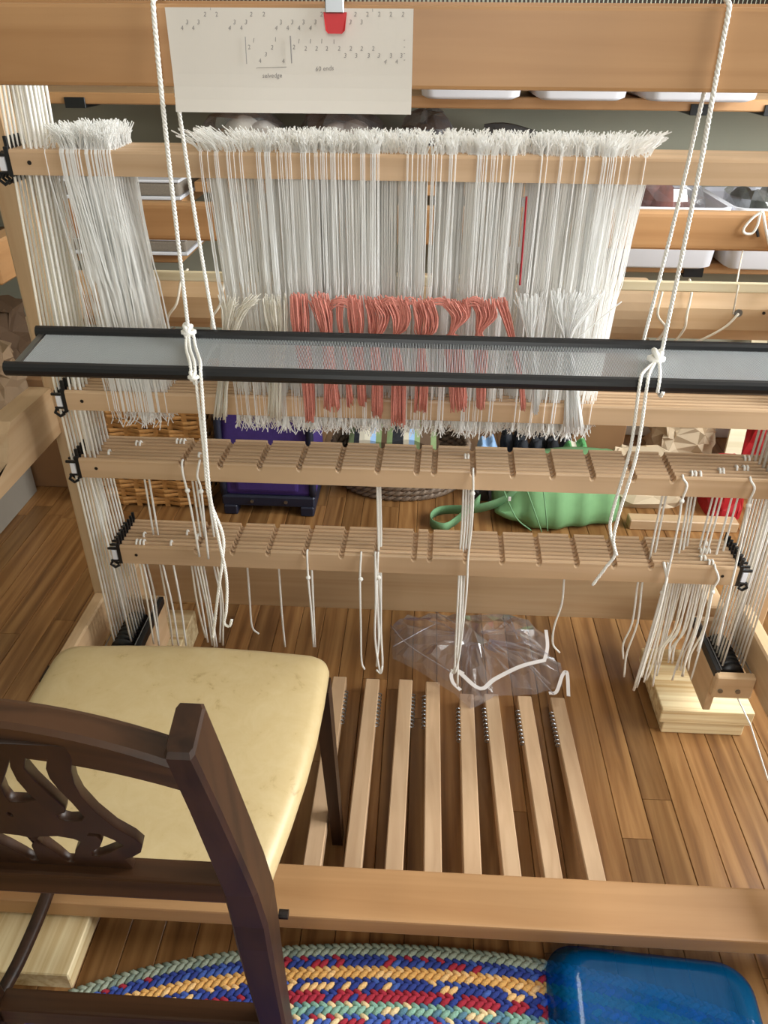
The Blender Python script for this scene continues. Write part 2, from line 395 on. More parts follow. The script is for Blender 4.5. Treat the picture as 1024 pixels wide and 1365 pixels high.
tag(obj('pegged_cord', tube(nb(), smoothpath([p, p+Vector((-.02, -.004, -.025)), p+Vector((-.05, -.002, -.048)), (p.x-.075, 1.56, .800)]), .0027), 'cord_warm', None, True), 'white cord fixed to the washer on the warp beam', 'cord')
p = at(890, 397, Y=1.58)
tag(obj('loose_cord', tube(nb(), smoothpath([at(881, 394, Y=1.58), at(890, 399, Y=1.58), at(903, 398, Y=1.58), at(915, 402, Y=1.585)]), .003), 'cord', None, True), 'short frayed cord end lying on top of the warp beam', 'cord')
# sticks and the loop on the back beam
tag(obj('lease_stick', box(nb(), (-.64, 1.45, .939), (.772, 1.458, .958), .002), 'stick_wood'), 'long pale lease stick crossing behind the heddles', 'stick')
for px, lab in ((179, 'thin white string holding the lease stick beside the spare heddles'), (984, 'thin white string holding the lease stick below the bow on the back beam')):
    x = at(px, 380, Y=1.45).x; x2 = x*1.16
    tag(obj('stick_string', tube(nb(), [(x2, 1.702, .957), (x, 1.459, .957), (x, 1.447, .953), (x, 1.446, .938), (x+.004, 1.45, .90)], .0016, 5), 'cord_warm', None, True), lab, 'string')
p = at(1012, 300, Y=1.69)
loop = [at(a, b, Y=1.692) for a, b in ((1016, 282), (1004, 290), (992, 304), (993, 311), (1003, 311), (1010, 300), (1014, 284), (1017, 283), (1022, 310), (1030, 345))]
tag(obj('tied_loop', tube(nb(), smoothpath(loop), .0028), 'cord', None, True), 'white cord tied in a bow on the back beam', 'cord')
obj('screw_eye', tube(nb(), [at(1009, 305, Y=1.70), at(1011, 316, Y=1.693)], .003), 'black_plastic', rb)

# ------------------------------------------------------------------ shafts, lamms and their end clips
TH = .0087
def bar_profile(y, z0, z1, t=TH):
    c = t*.5
    return [(y, z0+.001), (y+t, z0+.001), (y+t, z1-c), (y+t-c*.3, z1-c*.3), (y+t-c*.9, z1), (y+c*.9, z1), (y+c*.3, z1-c*.3), (y, z1-c)]
clip_src = {}
def clip_mesh(s, h):
    key = (s, round(h, 3))
    if key not in clip_src:
        bm = nb(); box(bm, (0, .0005, -.002), (s*.008, TH-.0005, h+.003), .001)
        box(bm, (0, .001, h*.72), (s*.026, .006, h*.84), .0008); box(bm, (0, .001, .002), (s*.024, .006, h*.14), .0008)
        box(bm, (0, .0025, h*.9), (s*.006, .007, h+.017), .001); tube(bm, [(s*.02, .0035, .004), (s*.026, .0035, -.006), (s*.018, .0035, -.013), (s*.010, .0035, -.008)], .0028, 6)
        me = bpy.data.meshes.new('end_clip'); bm.to_mesh(me); bm.free(); me.materials.append(M['black_plastic']); clip_src[key] = me
        bm = nb(); box(bm, (s*.009, .001, h*.16), (s*.019, .007, h*.70), .001)
        me2 = bpy.data.meshes.new('cord_stop'); bm.to_mesh(me2); bm.free(); me2.materials.append(M['white_plastic']); clip_src[key+(1,)] = me2
    return clip_src[key], clip_src[key+(1,)]
def add_clip(parent, root, x, y, z0, h, s):
    a, b = clip_mesh(s, h)
    o = link(bpy.data.objects.new('end_clip', a), parent); o.location = Vector((x, y, z0))-root
    q = link(bpy.data.objects.new('cord_stop', b), o)
def pinhole(parent, x, y, z):
    obj('pin_hole', cyl(nb(), (x, y, z), (0, 1, 0), .0032, .0012, 10), 'dark_seam', parent)
UZ, LZ = (1.161, 1.197), (.781, .818)
for k in range(8):
    y = 1.2+.0128*k; r = Vector((0, y, LZ[0]))
    t = thing('heddle_shaft', f'{ORD[k]} heddle shaft of eight thin beech frames behind the reed', 'loom shaft', r, 'eight heddle shafts')
    for nm, (z0, z1) in (('hanging_bar', UZ), ('heddle_bar', LZ)):
        bm = nb(); profile_x(bm, bar_profile(y, z0, z1), -.612, .622); b = obj(nm, bm, 'shaft_beech', t)
        add_clip(b, r, -.612, y, z0, z1-z0, -1); add_clip(b, r, .622, y, z0, z1-z0, 1)
        if k == 0: pinhole(b, -.584, y, (z0+z1)/2)
UN = [at(q, 616, Y=1.2).x for q in (241.6, 293, 345.5, 398.5, 451, 503.5, 556, 579.5, 632, 685.6, 739.6, 794, 849.5, 902.8)]
LN = [at(q, 735, Y=1.2).x for q in (262, 310, 357, 406, 455, 501, 552, 573, 622, 671, 721, 772, 823, 873)]
def lamm(k, nm, z0, z1, xa, xb, notches, which):
    y = 1.2+.0128*k; r = Vector((0, y, z0))
    t = thing(nm, f'{ORD[k]} bar of the {which} row of notched beech lamms', 'loom lamm', r, f'{which} lamms')
    poly = [(xa, z0), (xb, z0), (xb, z1)]
    for nx in sorted(notches, reverse=True):
        nx += .0004*k; w = .0056
        poly += [(nx+w, z1), (nx+w*.95, z1-.005), (nx+w*.55, z1-.009), (nx, z1-.0105), (nx-w*.55, z1-.009), (nx-w*.95, z1-.005), (nx-w, z1)]
    poly += [(xa, z1)]
    tops = poly[2:][::-1]; c = .0044
    bm = loft(nb(), [[Vector((a, y, z0)), Vector((a, y, b-c)), Vector((a, y+c*.3, b-c*.3)), Vector((a, y+c, b)), Vector((a, y+TH-c, b)), Vector((a, y+TH-c*.3, b-c*.3)), Vector((a, y+TH, b-c)), Vector((a, y+TH, z0))] for a, b in tops])
    bmesh.ops.recalc_face_normals(bm, faces=bm.faces); b = obj('bar', bm, 'shaft_beech', t)
    add_clip(b, r, xa, y, z0, z1-z0, -1); add_clip(b, r, xb, y, z0, z1-z0, 1)
    if k == 0: pinhole(b, xa+.03, y, (z0+z1)/2); pinhole(b, xb-.028, y, (z0+z1)/2)
for k in range(8): lamm(k, 'lamm', .647, .686, -.615, .650, UN, 'upper')
for k in range(8): lamm(k, 'lamm', .454, .496, -.573, .612, LN, 'lower')

# ------------------------------------------------------------------ heddles
def jit(a): return random.uniform(-a, a)
def heddle(bm, x, y, ztop, zbot, lean=0, dx=0, r=.00068, tuft=3, low=3, fan=.5, ft=(.012, .026)):
    e = (ztop+zbot)/2+.01
    for d in (-.0013, TH+.0013):
        xo = jit(.0012)
        pts = [(x+xo, y+TH/2+(d-TH/2)*.4, ztop+.001), (x+xo, y+d, ztop-.004), (x+xo, y+d, ztop-.04), (x+dx*.45+jit(.0018), y+TH/2+jit(.003), e+.012),
               (x+dx*.55+jit(.0018), y+TH/2+jit(.003), e-.012), (x+dx+xo, y+d, zbot+.042), (x+dx+xo, y+d, zbot+.002)]
        tube(bm, pts, r, 3, cap=False)
    for i in range(tuft):
        l = random.uniform(*ft); a = lean+jit(fan)
        tube(bm, [(x+jit(.002), y+TH/2+jit(.002), ztop), (x+l*a*.35, y+TH/2+jit(.005), ztop+l*.6), (x+l*a, y+TH/2+jit(.010), ztop+l)], .00085, 3)
    for i in range(low):
        l = random.uniform(.016, .032); a = jit(.45)
        tube(bm, [(x+dx+jit(.002), y+jit(.003)+TH/2, zbot+.0008), (x+dx+l*a*.3, y+TH/2+jit(.006), zbot-l*.6), (x+dx+l*a, y+TH/2+jit(.012), zbot-l)], .00085, 3)
for k in range(8):
    bm = nb(); y = 1.2+.0128*k
    xs = [random.uniform(-.335, -.302) for _ in range(7)]+[random.uniform(-.292, -.262) for _ in range(7)]
    nn = 130 if k == 0 else 190
    i = 0
    while i < nn:                                    # they slide together in small runs
        c = random.uniform(-.255, .265); n = random.randint(1, 3) if k == 0 else random.randint(2, 5)
        for j in range(n): xs.append(c+j*random.uniform(.0022, .0034))
        i += n
    xs += [random.uniform(.262, .312) for _ in range(9 if k else 5)]
    for x in xs:
        e = max(0, (abs(x)-.24)/.07)
        heddle(bm, x+.004*k*(1 if x > 0 else 0), y, UZ[1], LZ[0], lean=.9*e*(1 if x > 0 else -1), dx=(-.02*e if x > 0 else .012*e))
    o = obj('heddle_row', bm, ['heddle_thread'] if k % 2 == 0 else ['heddle_cream'])
    tag(o, f'white thread heddles hanging on the {ORD[k]} shaft', 'heddles', 'heddle rows on the shafts', 'stuff')
bm = nb()
for i in range(270):                                  # unused heddles pushed against the end of the shafts
    k = random.randrange(8); x = random.uniform(-.535, -.458)
    heddle(bm, x, 1.2+.0128*k, UZ[1], LZ[0], lean=-.3 if x < -.51 else .1, dx=random.uniform(-.004, .03)+.01*(x < -.5), r=.0011, tuft=4, low=1, fan=.35, ft=(.018, .034))
for i in range(10): heddle(bm, random.uniform(-.565, -.545), 1.2+.0128*random.randrange(8), UZ[1], LZ[0], lean=.6, dx=.02, tuft=2, low=1)
tag(obj('heddle_bundle', bm, 'heddle_thread'), 'dense bunch of spare white heddles pushed along the shafts by the post', 'heddles', None, 'stuff')
tag(obj('marker_thread', tube(nb(), [at(702, 262, Y=1.19), at(693, 380, Y=1.195)], .0016, 5), 'red_yarn'), 'dark red thread hanging among the white heddles', 'thread')

# ------------------------------------------------------------------ warp yarn in bunches
def bunch(name, mat, label, group, pts, n, r=.0009, Y=1.165, tail=.004, flare=.0):
    """pts: (px, py, half width in px) down the bunch; strands follow it, spread by the width there"""
    bm = nb(); cs = []
    for px, py, hw in pts:
        a = at(px, py, Y=Y); b = at(px+hw, py, Y=Y); cs.append((a, (b-a).length))
    for i in range(n):
        u = random.uniform(-1, 1); v = random.uniform(-1, 1); ps = []
        for j, (c, hw) in enumerate(cs):
            e = jit(.25); last = j == len(cs)-1
            ps.append(c+Vector((u*hw+e*hw*.5, v*min(hw, .012)*.8+jit(.001), (jit(.010) if last else (jit(.007) if j == 0 else 0)))))
        tube(bm, smoothpath(ps, 3), r, 4)
    return tag(obj(name, bm, mat, None, True), label, 'yarn', group, 'stuff' if False else None)
G = 'coral warp bunches behind the reed'
def coral(label, pts, n=34, Y=1.165): return bunch('yarn_bunch', 'coral_yarn', label, G, pts, int(n*1.8), .0010, Y=Y)
coral('straight coral yarn bunch beside the ivory yarn bunch', [(398, 396, 11), (400, 425, 11), (402, 450, 9), (410, 510, 7), (413, 556, 6)])
coral('coral yarn bunch narrowing beside the straight one, its tail short and wide', [(425, 396, 13), (432, 422, 11), (436, 450, 7), (440, 500, 8), (442, 540, 11)])
coral('thin coral yarn bunch between two fuller ones', [(452, 398, 7), (452, 425, 5), (456, 450, 4), (463, 500, 4), (466, 535, 5)], 16)
coral('coral yarn bunch hanging straight with a tapering tail', [(472, 399, 9), (475, 425, 10), (476, 452, 7), (481, 505, 5), (483, 534, 5)])
coral('coral yarn bunch pinched into a teardrop above the reed', [(497, 400, 12), (505, 420, 15), (502, 440, 11), (499, 454, 6), (503, 505, 7), (503, 549, 7)])
coral('coral yarn bunch gathered to a knot above its long tail', [(528, 400, 15), (535, 420, 12), (533, 438, 8), (527, 452, 3), (531, 505, 9), (531, 560, 9)], 40)
coral('plump coral yarn bunch with a curled right edge', [(562, 402, 14), (568, 422, 16), (567, 440, 13), (562, 455, 4), (562, 505, 8), (560, 542, 8)], 40)
coral('coral yarn bunch with an hourglass knot and flared skirt', [(606, 403, 18), (614, 420, 12), (605, 438, 4), (602, 446, 4), (604, 456, 12), (609, 505, 11), (611, 541, 11)], 44)
coral('coral yarn bunch tied in a small hourglass knot beside a slanting strand', [(645, 402, 15), (648, 420, 13), (640, 438, 5), (639, 446, 4), (641, 457, 9), (641, 505, 6), (641, 538, 5)], 40)
coral('thin slanting coral strand band next to the white warp', [(668, 402, 8), (674, 420, 6), (682, 450, 4), (694, 505, 3), (698, 540, 3)], 18)
for a, b in ((447, 462), (513, 528), (541, 553), (574, 596), (622, 640)):      # strands carried across between neighbours
    bm = nb()
    for i in range(12):
        y0 = 403+jit(4); tube(bm, smoothpath([at(a-6, y0+4+jit(4), Y=1.16), at((a+b)/2, y0-1+jit(3), Y=1.158), at(b+6, y0+5+jit(4), Y=1.16)], 3), .0009, 4)
    tag(obj('cross_strand', bm, 'coral_yarn', None, True), 'coral strands carried across between two neighbouring bunches', 'yarn', 'coral cross strands')
bunch('yarn_bunch', 'ivory_yarn', 'fuzzy ivory yarn bunch fanned wide beside the hanging rope', 'ivory warp bunches', [(320, 398, 30), (312, 415, 17), (306, 448, 10), (298, 505, 7), (294, 553, 9)], 60)
bunch('yarn_bunch', 'ivory_yarn', 'ivory yarn bunch next to the first coral bunch', 'ivory warp bunches', [(368, 398, 16), (370, 420, 15), (372, 448, 11), (368, 505, 8), (367, 553, 9)], 50)
bunch('yarn_bunch', 'heddle_thread', 'white warp fan drawn to a point beside the slanting coral band', 'white warp bunches', [(705, 396, 20), (706, 420, 13), (707, 453, 4), (714, 505, 4), (715, 545, 4)], 34)
bunch('yarn_bunch', 'heddle_thread', 'wide white warp fan drawn to a point with a full tail', 'white warp bunches', [(768, 392, 36), (762, 415, 26), (756, 452, 5), (762, 505, 8), (765, 572, 13)], 60)
tag(obj('stray_warp', tube(nb(), [at(829, 402, Y=1.165), at(800, 425, Y=1.165), at(765, 455, Y=1.16)], .001, 4), 'heddle_thread'), 'single white warp thread slanting across to the wide fan', 'thread')

# ------------------------------------------------------------------ reed and the ropes that carry it
A_, B_ = Vector((0, 1.10, .957)), Vector((0, .99, .943)); rx0, rx1 = -.575, .62
reed = thing('reed', 'long black railed weaving reed with fine steel dents, slung in two ropes', 'reed', (0, 1.045, .94))
for c, nm in ((A_, 'rail'), (B_, 'rail')):
    prof = [(c.y+.0085*math.cos(q*PI/6)*(1), c.z+.0105*math.sin(q*PI/6)) for q in range(12)]
    obj(nm, profile_x(nb(), prof, rx0-.006, rx1+.006), 'black_rail', reed)
bm = nb(); nrm = Vector((0, -(A_.z-B_.z), A_.y-B_.y)).normalized()*.0012; n = 500
for i in range(n):
    x = rx0+.012+(rx1-rx0-.024)*i/(n-1); hw = .00036
    prism_pts = [Vector((x-hw, 0, 0)), Vector((x+hw, 0, 0))]
    vs = [bm.verts.new(q) for q in (Vector((x-hw, *A_.yz))+nrm, Vector((x+hw, *A_.yz))+nrm, Vector((x+hw, *B_.yz))+nrm, Vector((x-hw, *B_.yz))+nrm,
                                   Vector((x-hw, *A_.yz))-nrm, Vector((x+hw, *A_.yz))-nrm, Vector((x+hw, *B_.yz))-nrm, Vector((x-hw, *B_.yz))-nrm)]
    for q in ((0, 3, 2, 1), (4, 5, 6, 7), (0, 1, 5, 4), (1, 2, 6, 5), (2, 3, 7, 6), (3, 0, 4, 7)): bm.faces.new([vs[k] for k in q])
bmesh.ops.recalc_face_normals(bm, faces=bm.faces)
o = obj('dents', bm, 'steel_wire', reed); o['kind'] = 'stuff'
for x in (rx0+.004, rx1-.004):
    bm = nb(); bm2 = [Vector((x-.004, *A_.yz)), Vector((x+.004, *A_.yz)), Vector((x+.004, *B_.yz)), Vector((x-.004, *B_.yz))]
    prism(bm, [q-nrm*1.5 for q in bm2], nrm*3); obj('end_bar', bm, 'metal', reed)
def reed_rope(label, paths, knots, group='ropes that carry the reed'):
    base = min((Vector(p) for q in paths for p in q), key=lambda v: v.z)
    t = thing('reed_rope', label, 'rope', base, group)
    for q, rr in zip(paths, (.0027, .0025, .0023, .0023, .0023, .0023)):
        bm = nb(); rope(bm, smoothpath(q, 6), rr, pitch=.016); obj('strand', bm, 'cord', t, True)
    for c, r in knots:
        bm = nb(); c = Vector(c)
        for a in range(3):
            ax = a*PI/3; ring = [c+Vector((math.cos(k*PI/6)*r*math.cos(ax), math.sin(k*PI/6)*r*.8, math.cos(k*PI/6)*r*math.sin(ax)+r*.2*a)) for k in range(13)]
            tube(bm, ring, r*.42, 6)
        obj('knot', bm, 'cord', t, True)
def over_reed(p1, p2, p3):                # across the dents, over and down the front rail
    a, b, c = at(*p1, Y=1.05), at(*p2, Y=.99), at(*p3, Y=.9765)
    return [Vector((a.x, 1.05, .9560)), Vector((b.x, .996, .9575)), Vector((c.x, .9785, .9510)), Vector((c.x, .9765, .9380))]
def under_reed(x):
    return [Vector((x, 1.1125, .950)), Vector((x, 1.108, .9440)), Vector((x, 1.095, .9425)), Vector((x, 1.045, .9400)), Vector((x, .994, .9298)), Vector((x, .982, .9312)), Vector((x, .9775, .938))]
def over_castle(x): return [Vector((x, 1.026, 1.3955)), Vector((x, 1.004, 1.380)), Vector((x, .989, 1.3745))]
kl = at(252, 446, Y=1.080)+Vector((0, 0, .004))
xa = at(204, 2, Y=.984).x; xb = at(232, 105, Y=1.037).x; xu = at(288, 446, Y=1.115).x
reed_rope('twisted white rope slung over the castle beam beside the paper note, hooked tail', [
    over_castle(xa)+[at(204, 4, Y=.985), at(209, 60, Y=.985), at(215, 120, Y=.985), at(228, 240, Y=1.02), kl],
    [Vector((xa, 1.026, 1.3955)), Vector((xa-.004, 1.036, 1.370)), at(230, 95, Y=1.036), at(236, 130, Y=1.042), at(262, 300, Y=1.085)]+under_reed(xu),
    [kl]+over_reed((254, 470), (258, 490), (262, 512))+[at(272, 600, Y=.974), at(278, 660, Y=.974), at(297, 712, Y=.974), at(297, 745, Y=.974), at(291, 790, Y=.974), at(284, 850, Y=.974)],
    [kl+Vector((.006, 0, 0))]+over_reed((262, 470), (266, 490), (269, 512))+[at(275, 600, Y=.9705), at(281, 665, Y=.9685), at(292, 720, Y=.9680), at(302, 770, Y=.968), at(302, 812, Y=.968), at(299, 830, Y=.968), at(306, 835, Y=.968), at(309, 826, Y=.968)],
    [kl+Vector((-.003, 0, 0))]+over_reed((249, 470), (252, 490), (256, 508))], [(kl, .0085), (Vector((at(259, 508, Y=.975).x, .9735, .944)), .006)])
kr = at(873, 487, Y=1.045)+Vector((0, 0, .006))
xa = at(972, 9, Y=.984).x; xb = at(943, 100, Y=1.036).x; xu = at(856, 458, Y=1.115).x
reed_rope('twisted white rope slung over the bare end of the castle beam, two loose tails', [
    over_castle(xa)+[at(972, 12, Y=.985), at(963, 60, Y=.985), at(951, 125, Y=.985), at(930, 240, Y=1.0), kr+Vector((.006, 0, .003))],
    [Vector((xa, 1.026, 1.3955)), Vector((xa-.004, 1.036, 1.370)), at(943, 100, Y=1.036), at(935, 140, Y=1.042), at(900, 290, Y=1.085)]+under_reed(xu),
    [kr]+over_reed((866, 492), (857, 506), (852, 520))[1:]+[at(840, 600, Y=.974), at(816, 685, Y=.974), at(814, 710, Y=.974), at(820, 738, Y=.974), at(808, 756, Y=.974), at(790, 780, Y=.974)],
    [kr]+over_reed((872, 492), (866, 506), (862, 520))[1:]+[at(849, 605, Y=.9705), at(827, 680, Y=.9685), at(818, 718, Y=.968), at(822, 740, Y=.968)],
    [kr+Vector((.005, 0, 0))]+over_reed((882, 492), (880, 506), (877, 522))[1:]], [(kr+Vector((0, 0, .004)), .0095)])

# ------------------------------------------------------------------ tie cords at the shaft ends
def cordtube(pts, r=.0022, warm=False, name='tie_cord'):
    return obj(name, tube(nb(), pts, r, 6), 'cord_warm' if warm else 'cord', None, True)
PL, PR = 'the pulleys behind the chair seat', 'the pulleys over the pine blocks'
def end_cord(pts, r, label, group, warm=False):
    tag(cordtube(pts, r, warm, 'harness_cord'), label, 'cord', group)
for k in range(8):
    y = SY[k]; yg = 1.2+.0128*k+.0106
    end_cord([(-.598, yg, 1.46), (-.631, yg, .92), (-.632, yg, .45), (-.632, y+.001, .235)], .0023, 'white cord leaning out past the lamm ends to '+PL, 'outer cords behind the chair seat', k % 3 == 0)
    end_cord([(-.583, yg, 1.46), (-.606, yg, .80), (-.605, yg, .63), (-.5975, y+.001, .50), (-.594, y+.001, .245)], .0021, 'white cord strung along the shaft ends to '+PL, 'inner cords behind the chair seat', k % 3 == 1)
    end_cord([(.650, yg, 1.46), (.668, yg, .92), (.676, yg, .60), (.681, y+.001, .235)], .0023, 'white cord leaning out past the lamm ends to '+PR, 'outer cords over the pine blocks', k % 3 == 0)
    end_cord([(.634, yg, 1.46), (.636, yg, .80), (.638, yg, .63), (.640, y+.001, .50), (.640, y+.001, .245)], .0021, 'white cord strung along the shaft ends to '+PR, 'inner cords over the pine blocks', k % 3 == 1)
for i in range(10):                                   # thick slack cords between the shaft bars
    k = i % 7; yg = 1.2+.0128*k+.0106; o = .596-.008*(i//7)-.0006*(i % 7)
    end_cord([(-o+.024, yg, 1.46), (-o, yg, .80), (-o, yg, .67)], .0025, 'thick white cord hanging inside the shaft ends by the spare heddles', 'thick cords by the spare heddles')
    if i < 7: end_cord([(.628-.0026*i, yg, 1.46), (.630-.0026*i, yg, .66)], .0025, 'thick white cord hanging inside the shaft ends above the pine blocks', 'thick cords above the pine blocks')

# ------------------------------------------------------------------ tie-up cords hanging from the lamms
GL = 'white tie-up cord hanging slack from the lamms'
BARY = [1.2+.0128*k+TH/2 for k in range(8)]
def hang(pts, Y=1.192, r=.0021, label=None, group=None, warm=False, knot=None):
    if Y >= 1.198: Y = min(BARY, key=lambda v: abs(v-Y))               # hangs from this bar
    P = [at(p[0], p[1], Y=Y) for p in pts]; f = P[0]; e = P[-1]
    if Y < 1.198:                                                      # looped over the front bar
        zt = .686 if f.z > .62 else (.496 if .44 < f.z < .51 else None)
        if zt: P = [Vector((f.x, 1.2055, zt+r*.8)), Vector((f.x, 1.1975, zt-.002))]+[q for q in P if q.z < zt-.008]
    else:
        if .30 < f.z < .454: P.insert(0, Vector((f.x, Y, .456)))
        elif .497 < f.z < .647: P.insert(0, Vector((f.x, Y, .649)))
        if .496 < e.z < .56: P.append(Vector((e.x, Y, .4945)))
    if len(P) > 2: P = smoothpath(P, 4)
    bm = nb(); tube(bm, P, r, 6)
    if knot is not None: q = at(*knot, Y=Y-.001); ball(bm, q, .0048, 8, 6)
    o = obj('tie_up_cord', bm, 'cord_warm' if warm else 'cord', None, True)
    return tag(o, label or GL, 'cord', group or 'slack tie-up cords')
L1 = 'white tie-up cord stretched between upper and lower lamms beside the chair-side rope'
for a, b in (((193, 640), (205, 714)), ((199, 640), (211, 714)), ((257, 645), (266, 706)), ((276, 648), (285, 712)), ((262, 645), (273, 716))): hang([a, b], 1.24, label=L1, group='cords between the lamms on the chair side')
for p, kn in (([(241, 617), (244, 632), (249, 652), (256, 685), (266, 742)], (250, 654)), ([(264, 618), (263, 635), (268, 652), (273, 700), (278, 745)], (268, 655))):
    hang(p, label='white tie-up cord knotted over the front upper lamm beside the rope', group='knotted cords beside the rope', knot=kn)
L2 = 'white tie-up cord dangling under the lower lamms just past the chair seat edge'
for i, p in enumerate(([(187, 754), (196, 800), (205, 858)], [(192, 755), (203, 805), (212, 860)], [(197, 755), (207, 800), (212, 858)], [(214, 756), (222, 800), (227, 830), (230, 860)], [(218, 756), (230, 808), (238, 860)],
                       [(232, 757), (241, 805), (248, 860)], [(256, 757), (263, 805), (274, 850)], [(260, 757), (268, 800), (277, 856)], [(264, 757), (276, 812), (283, 860)], [(268, 757), (279, 815), (286, 862)],
                       [(272, 757), (283, 820), (289, 862)], [(286, 758), (294, 800), (293, 856)], [(290, 758), (297, 805), (297, 860)])):
    hang(p, 1.20+.01*(i % 4), label=L2, group='cords dangling by the chair seat', warm=i % 3 == 0)
hang([(330, 758), (333, 800), (336, 835), (345, 845)], 1.24, label='lone white cord under the lower lamms curling at its end', group='lone cords')
hang([(372, 760), (376, 820), (380, 862)], 1.24, label='lone straight white cord reaching down behind the chair seat', group='lone cords')
hang([(409, 742), (411, 772), (415, 815), (418, 862)], label='white cord knotted over the lower lamm behind the seat corner', knot=(411, 770)); hang([(416, 765), (420, 862)], 1.21, label='thin white cord beside the knotted one behind the seat corner')
hang([(481, 743), (480, 772), (481, 830), (482, 880), (486, 892)], label='single knotted white cord beside the doubled cord bunch', knot=(481, 772))
L3 = 'white cord of the bunch hanging from the lamm middle to a hooked end'
for i in range(3): hang([(503+2*i, 652), (504+2*i, 700), (505+1.5*i, 742)], 1.215+.01*i, label='white cord running between the lamms at their middle notches', group='cords between the lamms at the middle')
for i, p in enumerate(([(500, 745), (501, 800), (500, 850), (506, 893), (510, 888)], [(504, 740), (503, 790), (505, 850), (503, 880)], [(508, 765), (508, 840), (510, 880), (508, 897), (502, 893)], [(506, 766), (507, 830), (502, 888)])):
    hang(p, 1.19+.006*i, label=L3, group='cord bunch at the lamm middle', knot=(505, 770) if i == 1 else None)
L4 = 'white cord of the long bunch hanging in front of the clear plastic bag'
for i in range(4): hang([(618+3.6*i, 655), (616+3.6*i, 700), (613+3.6*i, 738)], 1.225+.008*i, label='white cord running between the lamms above the clear bag', group='cords between the lamms above the bag')
hang([(631, 632), (631, 660), (629, 700), (624, 745), (622, 790), (613, 870), (606, 898)], label='long white cord knotted over the front upper lamm above the clear bag', knot=(630, 658))
for i, p in enumerate(([(612, 768), (608, 850), (606, 890), (601, 893)], [(615, 768), (612, 840), (609, 880)], [(619, 768), (614, 850), (609, 890), (603, 897)], [(616, 768), (611, 870), (610, 915)])):
    hang(p, 1.20+.008*i, label=L4, group='cord bunch over the clear bag')
hang([(752, 775), (749, 805), (739, 835), (737, 858), (746, 870)], 1.23, label='lone white cord curling at its end beside the clear bag', group='lone cords')
L5 = 'white cord stretched between upper and lower lamms on the window side'
for i, (a, b) in enumerate((((883, 662), (866, 745)), ((888, 662), (871, 748)), ((918, 664), (902, 755)), ((922, 664), (907, 757)), ((927, 664), (911, 757)), ((956, 665), (931, 757)), ((962, 665), (937, 757)), ((975, 666), (948, 765)), ((983, 666), (955, 768)), ((950, 664), (926, 755)))):
    hang([a, b], 1.23+.008*(i % 5), label=L5, group='cords between the lamms on the window side')
hang([(913, 638), (916, 648), (909, 668), (906, 690), (897, 735), (889, 770)], label='white cord knotted over the front upper lamm on the window side', knot=(909, 668))
hang([(1004, 640), (1006, 652), (998, 672), (990, 715), (975, 780), (957, 860)], label='long white cord looped over the upper lamm end above the pulleys', knot=(998, 674))
hang([(887, 758), (889, 772), (883, 790), (866, 850), (845, 920)], r=.0028, label='long white cord pair knotted over the lower lamm, frayed at the foot', knot=(883, 790)); hang([(885, 790), (868, 852), (849, 916)], 1.187, label='long white cord pair knotted over the lower lamm, frayed at the foot', group='slack tie-up cords')
hang([(955, 760), (958, 772), (950, 788), (942, 830), (930, 868)], label='white cord knotted over the lower lamm end above the pulleys', knot=(950, 789))
hang([(850, 780), (843, 830), (831, 858), (831, 878)], 1.23, label='slack white cord of a pair ending short above the bare floor'); hang([(856, 780), (850, 830), (836, 870), (832, 902)], 1.23, label='longer slack white cord of a pair ending above the bare floor')
L6 = 'frayed white cord of the thick cluster dangling over the pine blocks'
for i in range(20):
    x0 = 888+i*3.4; x1 = x0-26-random.uniform(2, 14); y1 = random.uniform(878, 908)
    if i < 6: y1 = random.uniform(900, 917); x1 = x0-30
    hang([(x0, 779), ((x0+x1)/2+3+jit(2), 838), (x1+5+jit(2), y1-22), (x1+jit(3), y1)], 1.20+.011*(i % 8), label=L6, group='cord cluster over the pine blocks', warm=i % 2 == 0)
def wrap(px, py, k, zt, root_label):
    p = at(px, py, Y=1.2+.0128*k); x = p.x; y = 1.2+.0128*k; ring = []
    for q in range(9): a = q*PI/8; ring.append((x+jit(.0005), y+TH/2-math.cos(a)*(TH/2+.002), zt-.007+math.sin(a)*.010))
    tag(obj('cord_loop', tube(nb(), ring, .0022, 6), 'cord', None, True), root_label, 'cord', root_label)
W1, W2 = 'small white cord loop over an upper lamm', 'small white cord loop over a lower lamm'
for px, k in ((144, 2), (183, 5), (188, 5), (237, 6), (242, 6), (247, 6), (621, 4), (625, 4), (931, 1), (936, 1), (943, 1), (968, 2), (973, 2), (990, 3), (1000, 3), (1005, 3), (997, 6), (1003, 6), (264, 2)): wrap(px, 600, k, .686, W1)
for px, k in ((180, 1), (185, 1), (190, 1), (192, 3), (226, 1), (250, 4), (263, 3), (956, 1), (961, 1), (943, 2), (949, 2), (940, 4), (946, 4), (952, 4), (945, 6)): wrap(px, 715, k, .496, W2)
tag(obj('pulley_string', tube(nb(), [at(978, 920, Y=1.19), at(1000, 965, Y=1.14), at(1024, 1040, z=.02)], .0018, 5), 'cord'), 'thin white string running from the pulley box over the blocks to the floor', 'string')

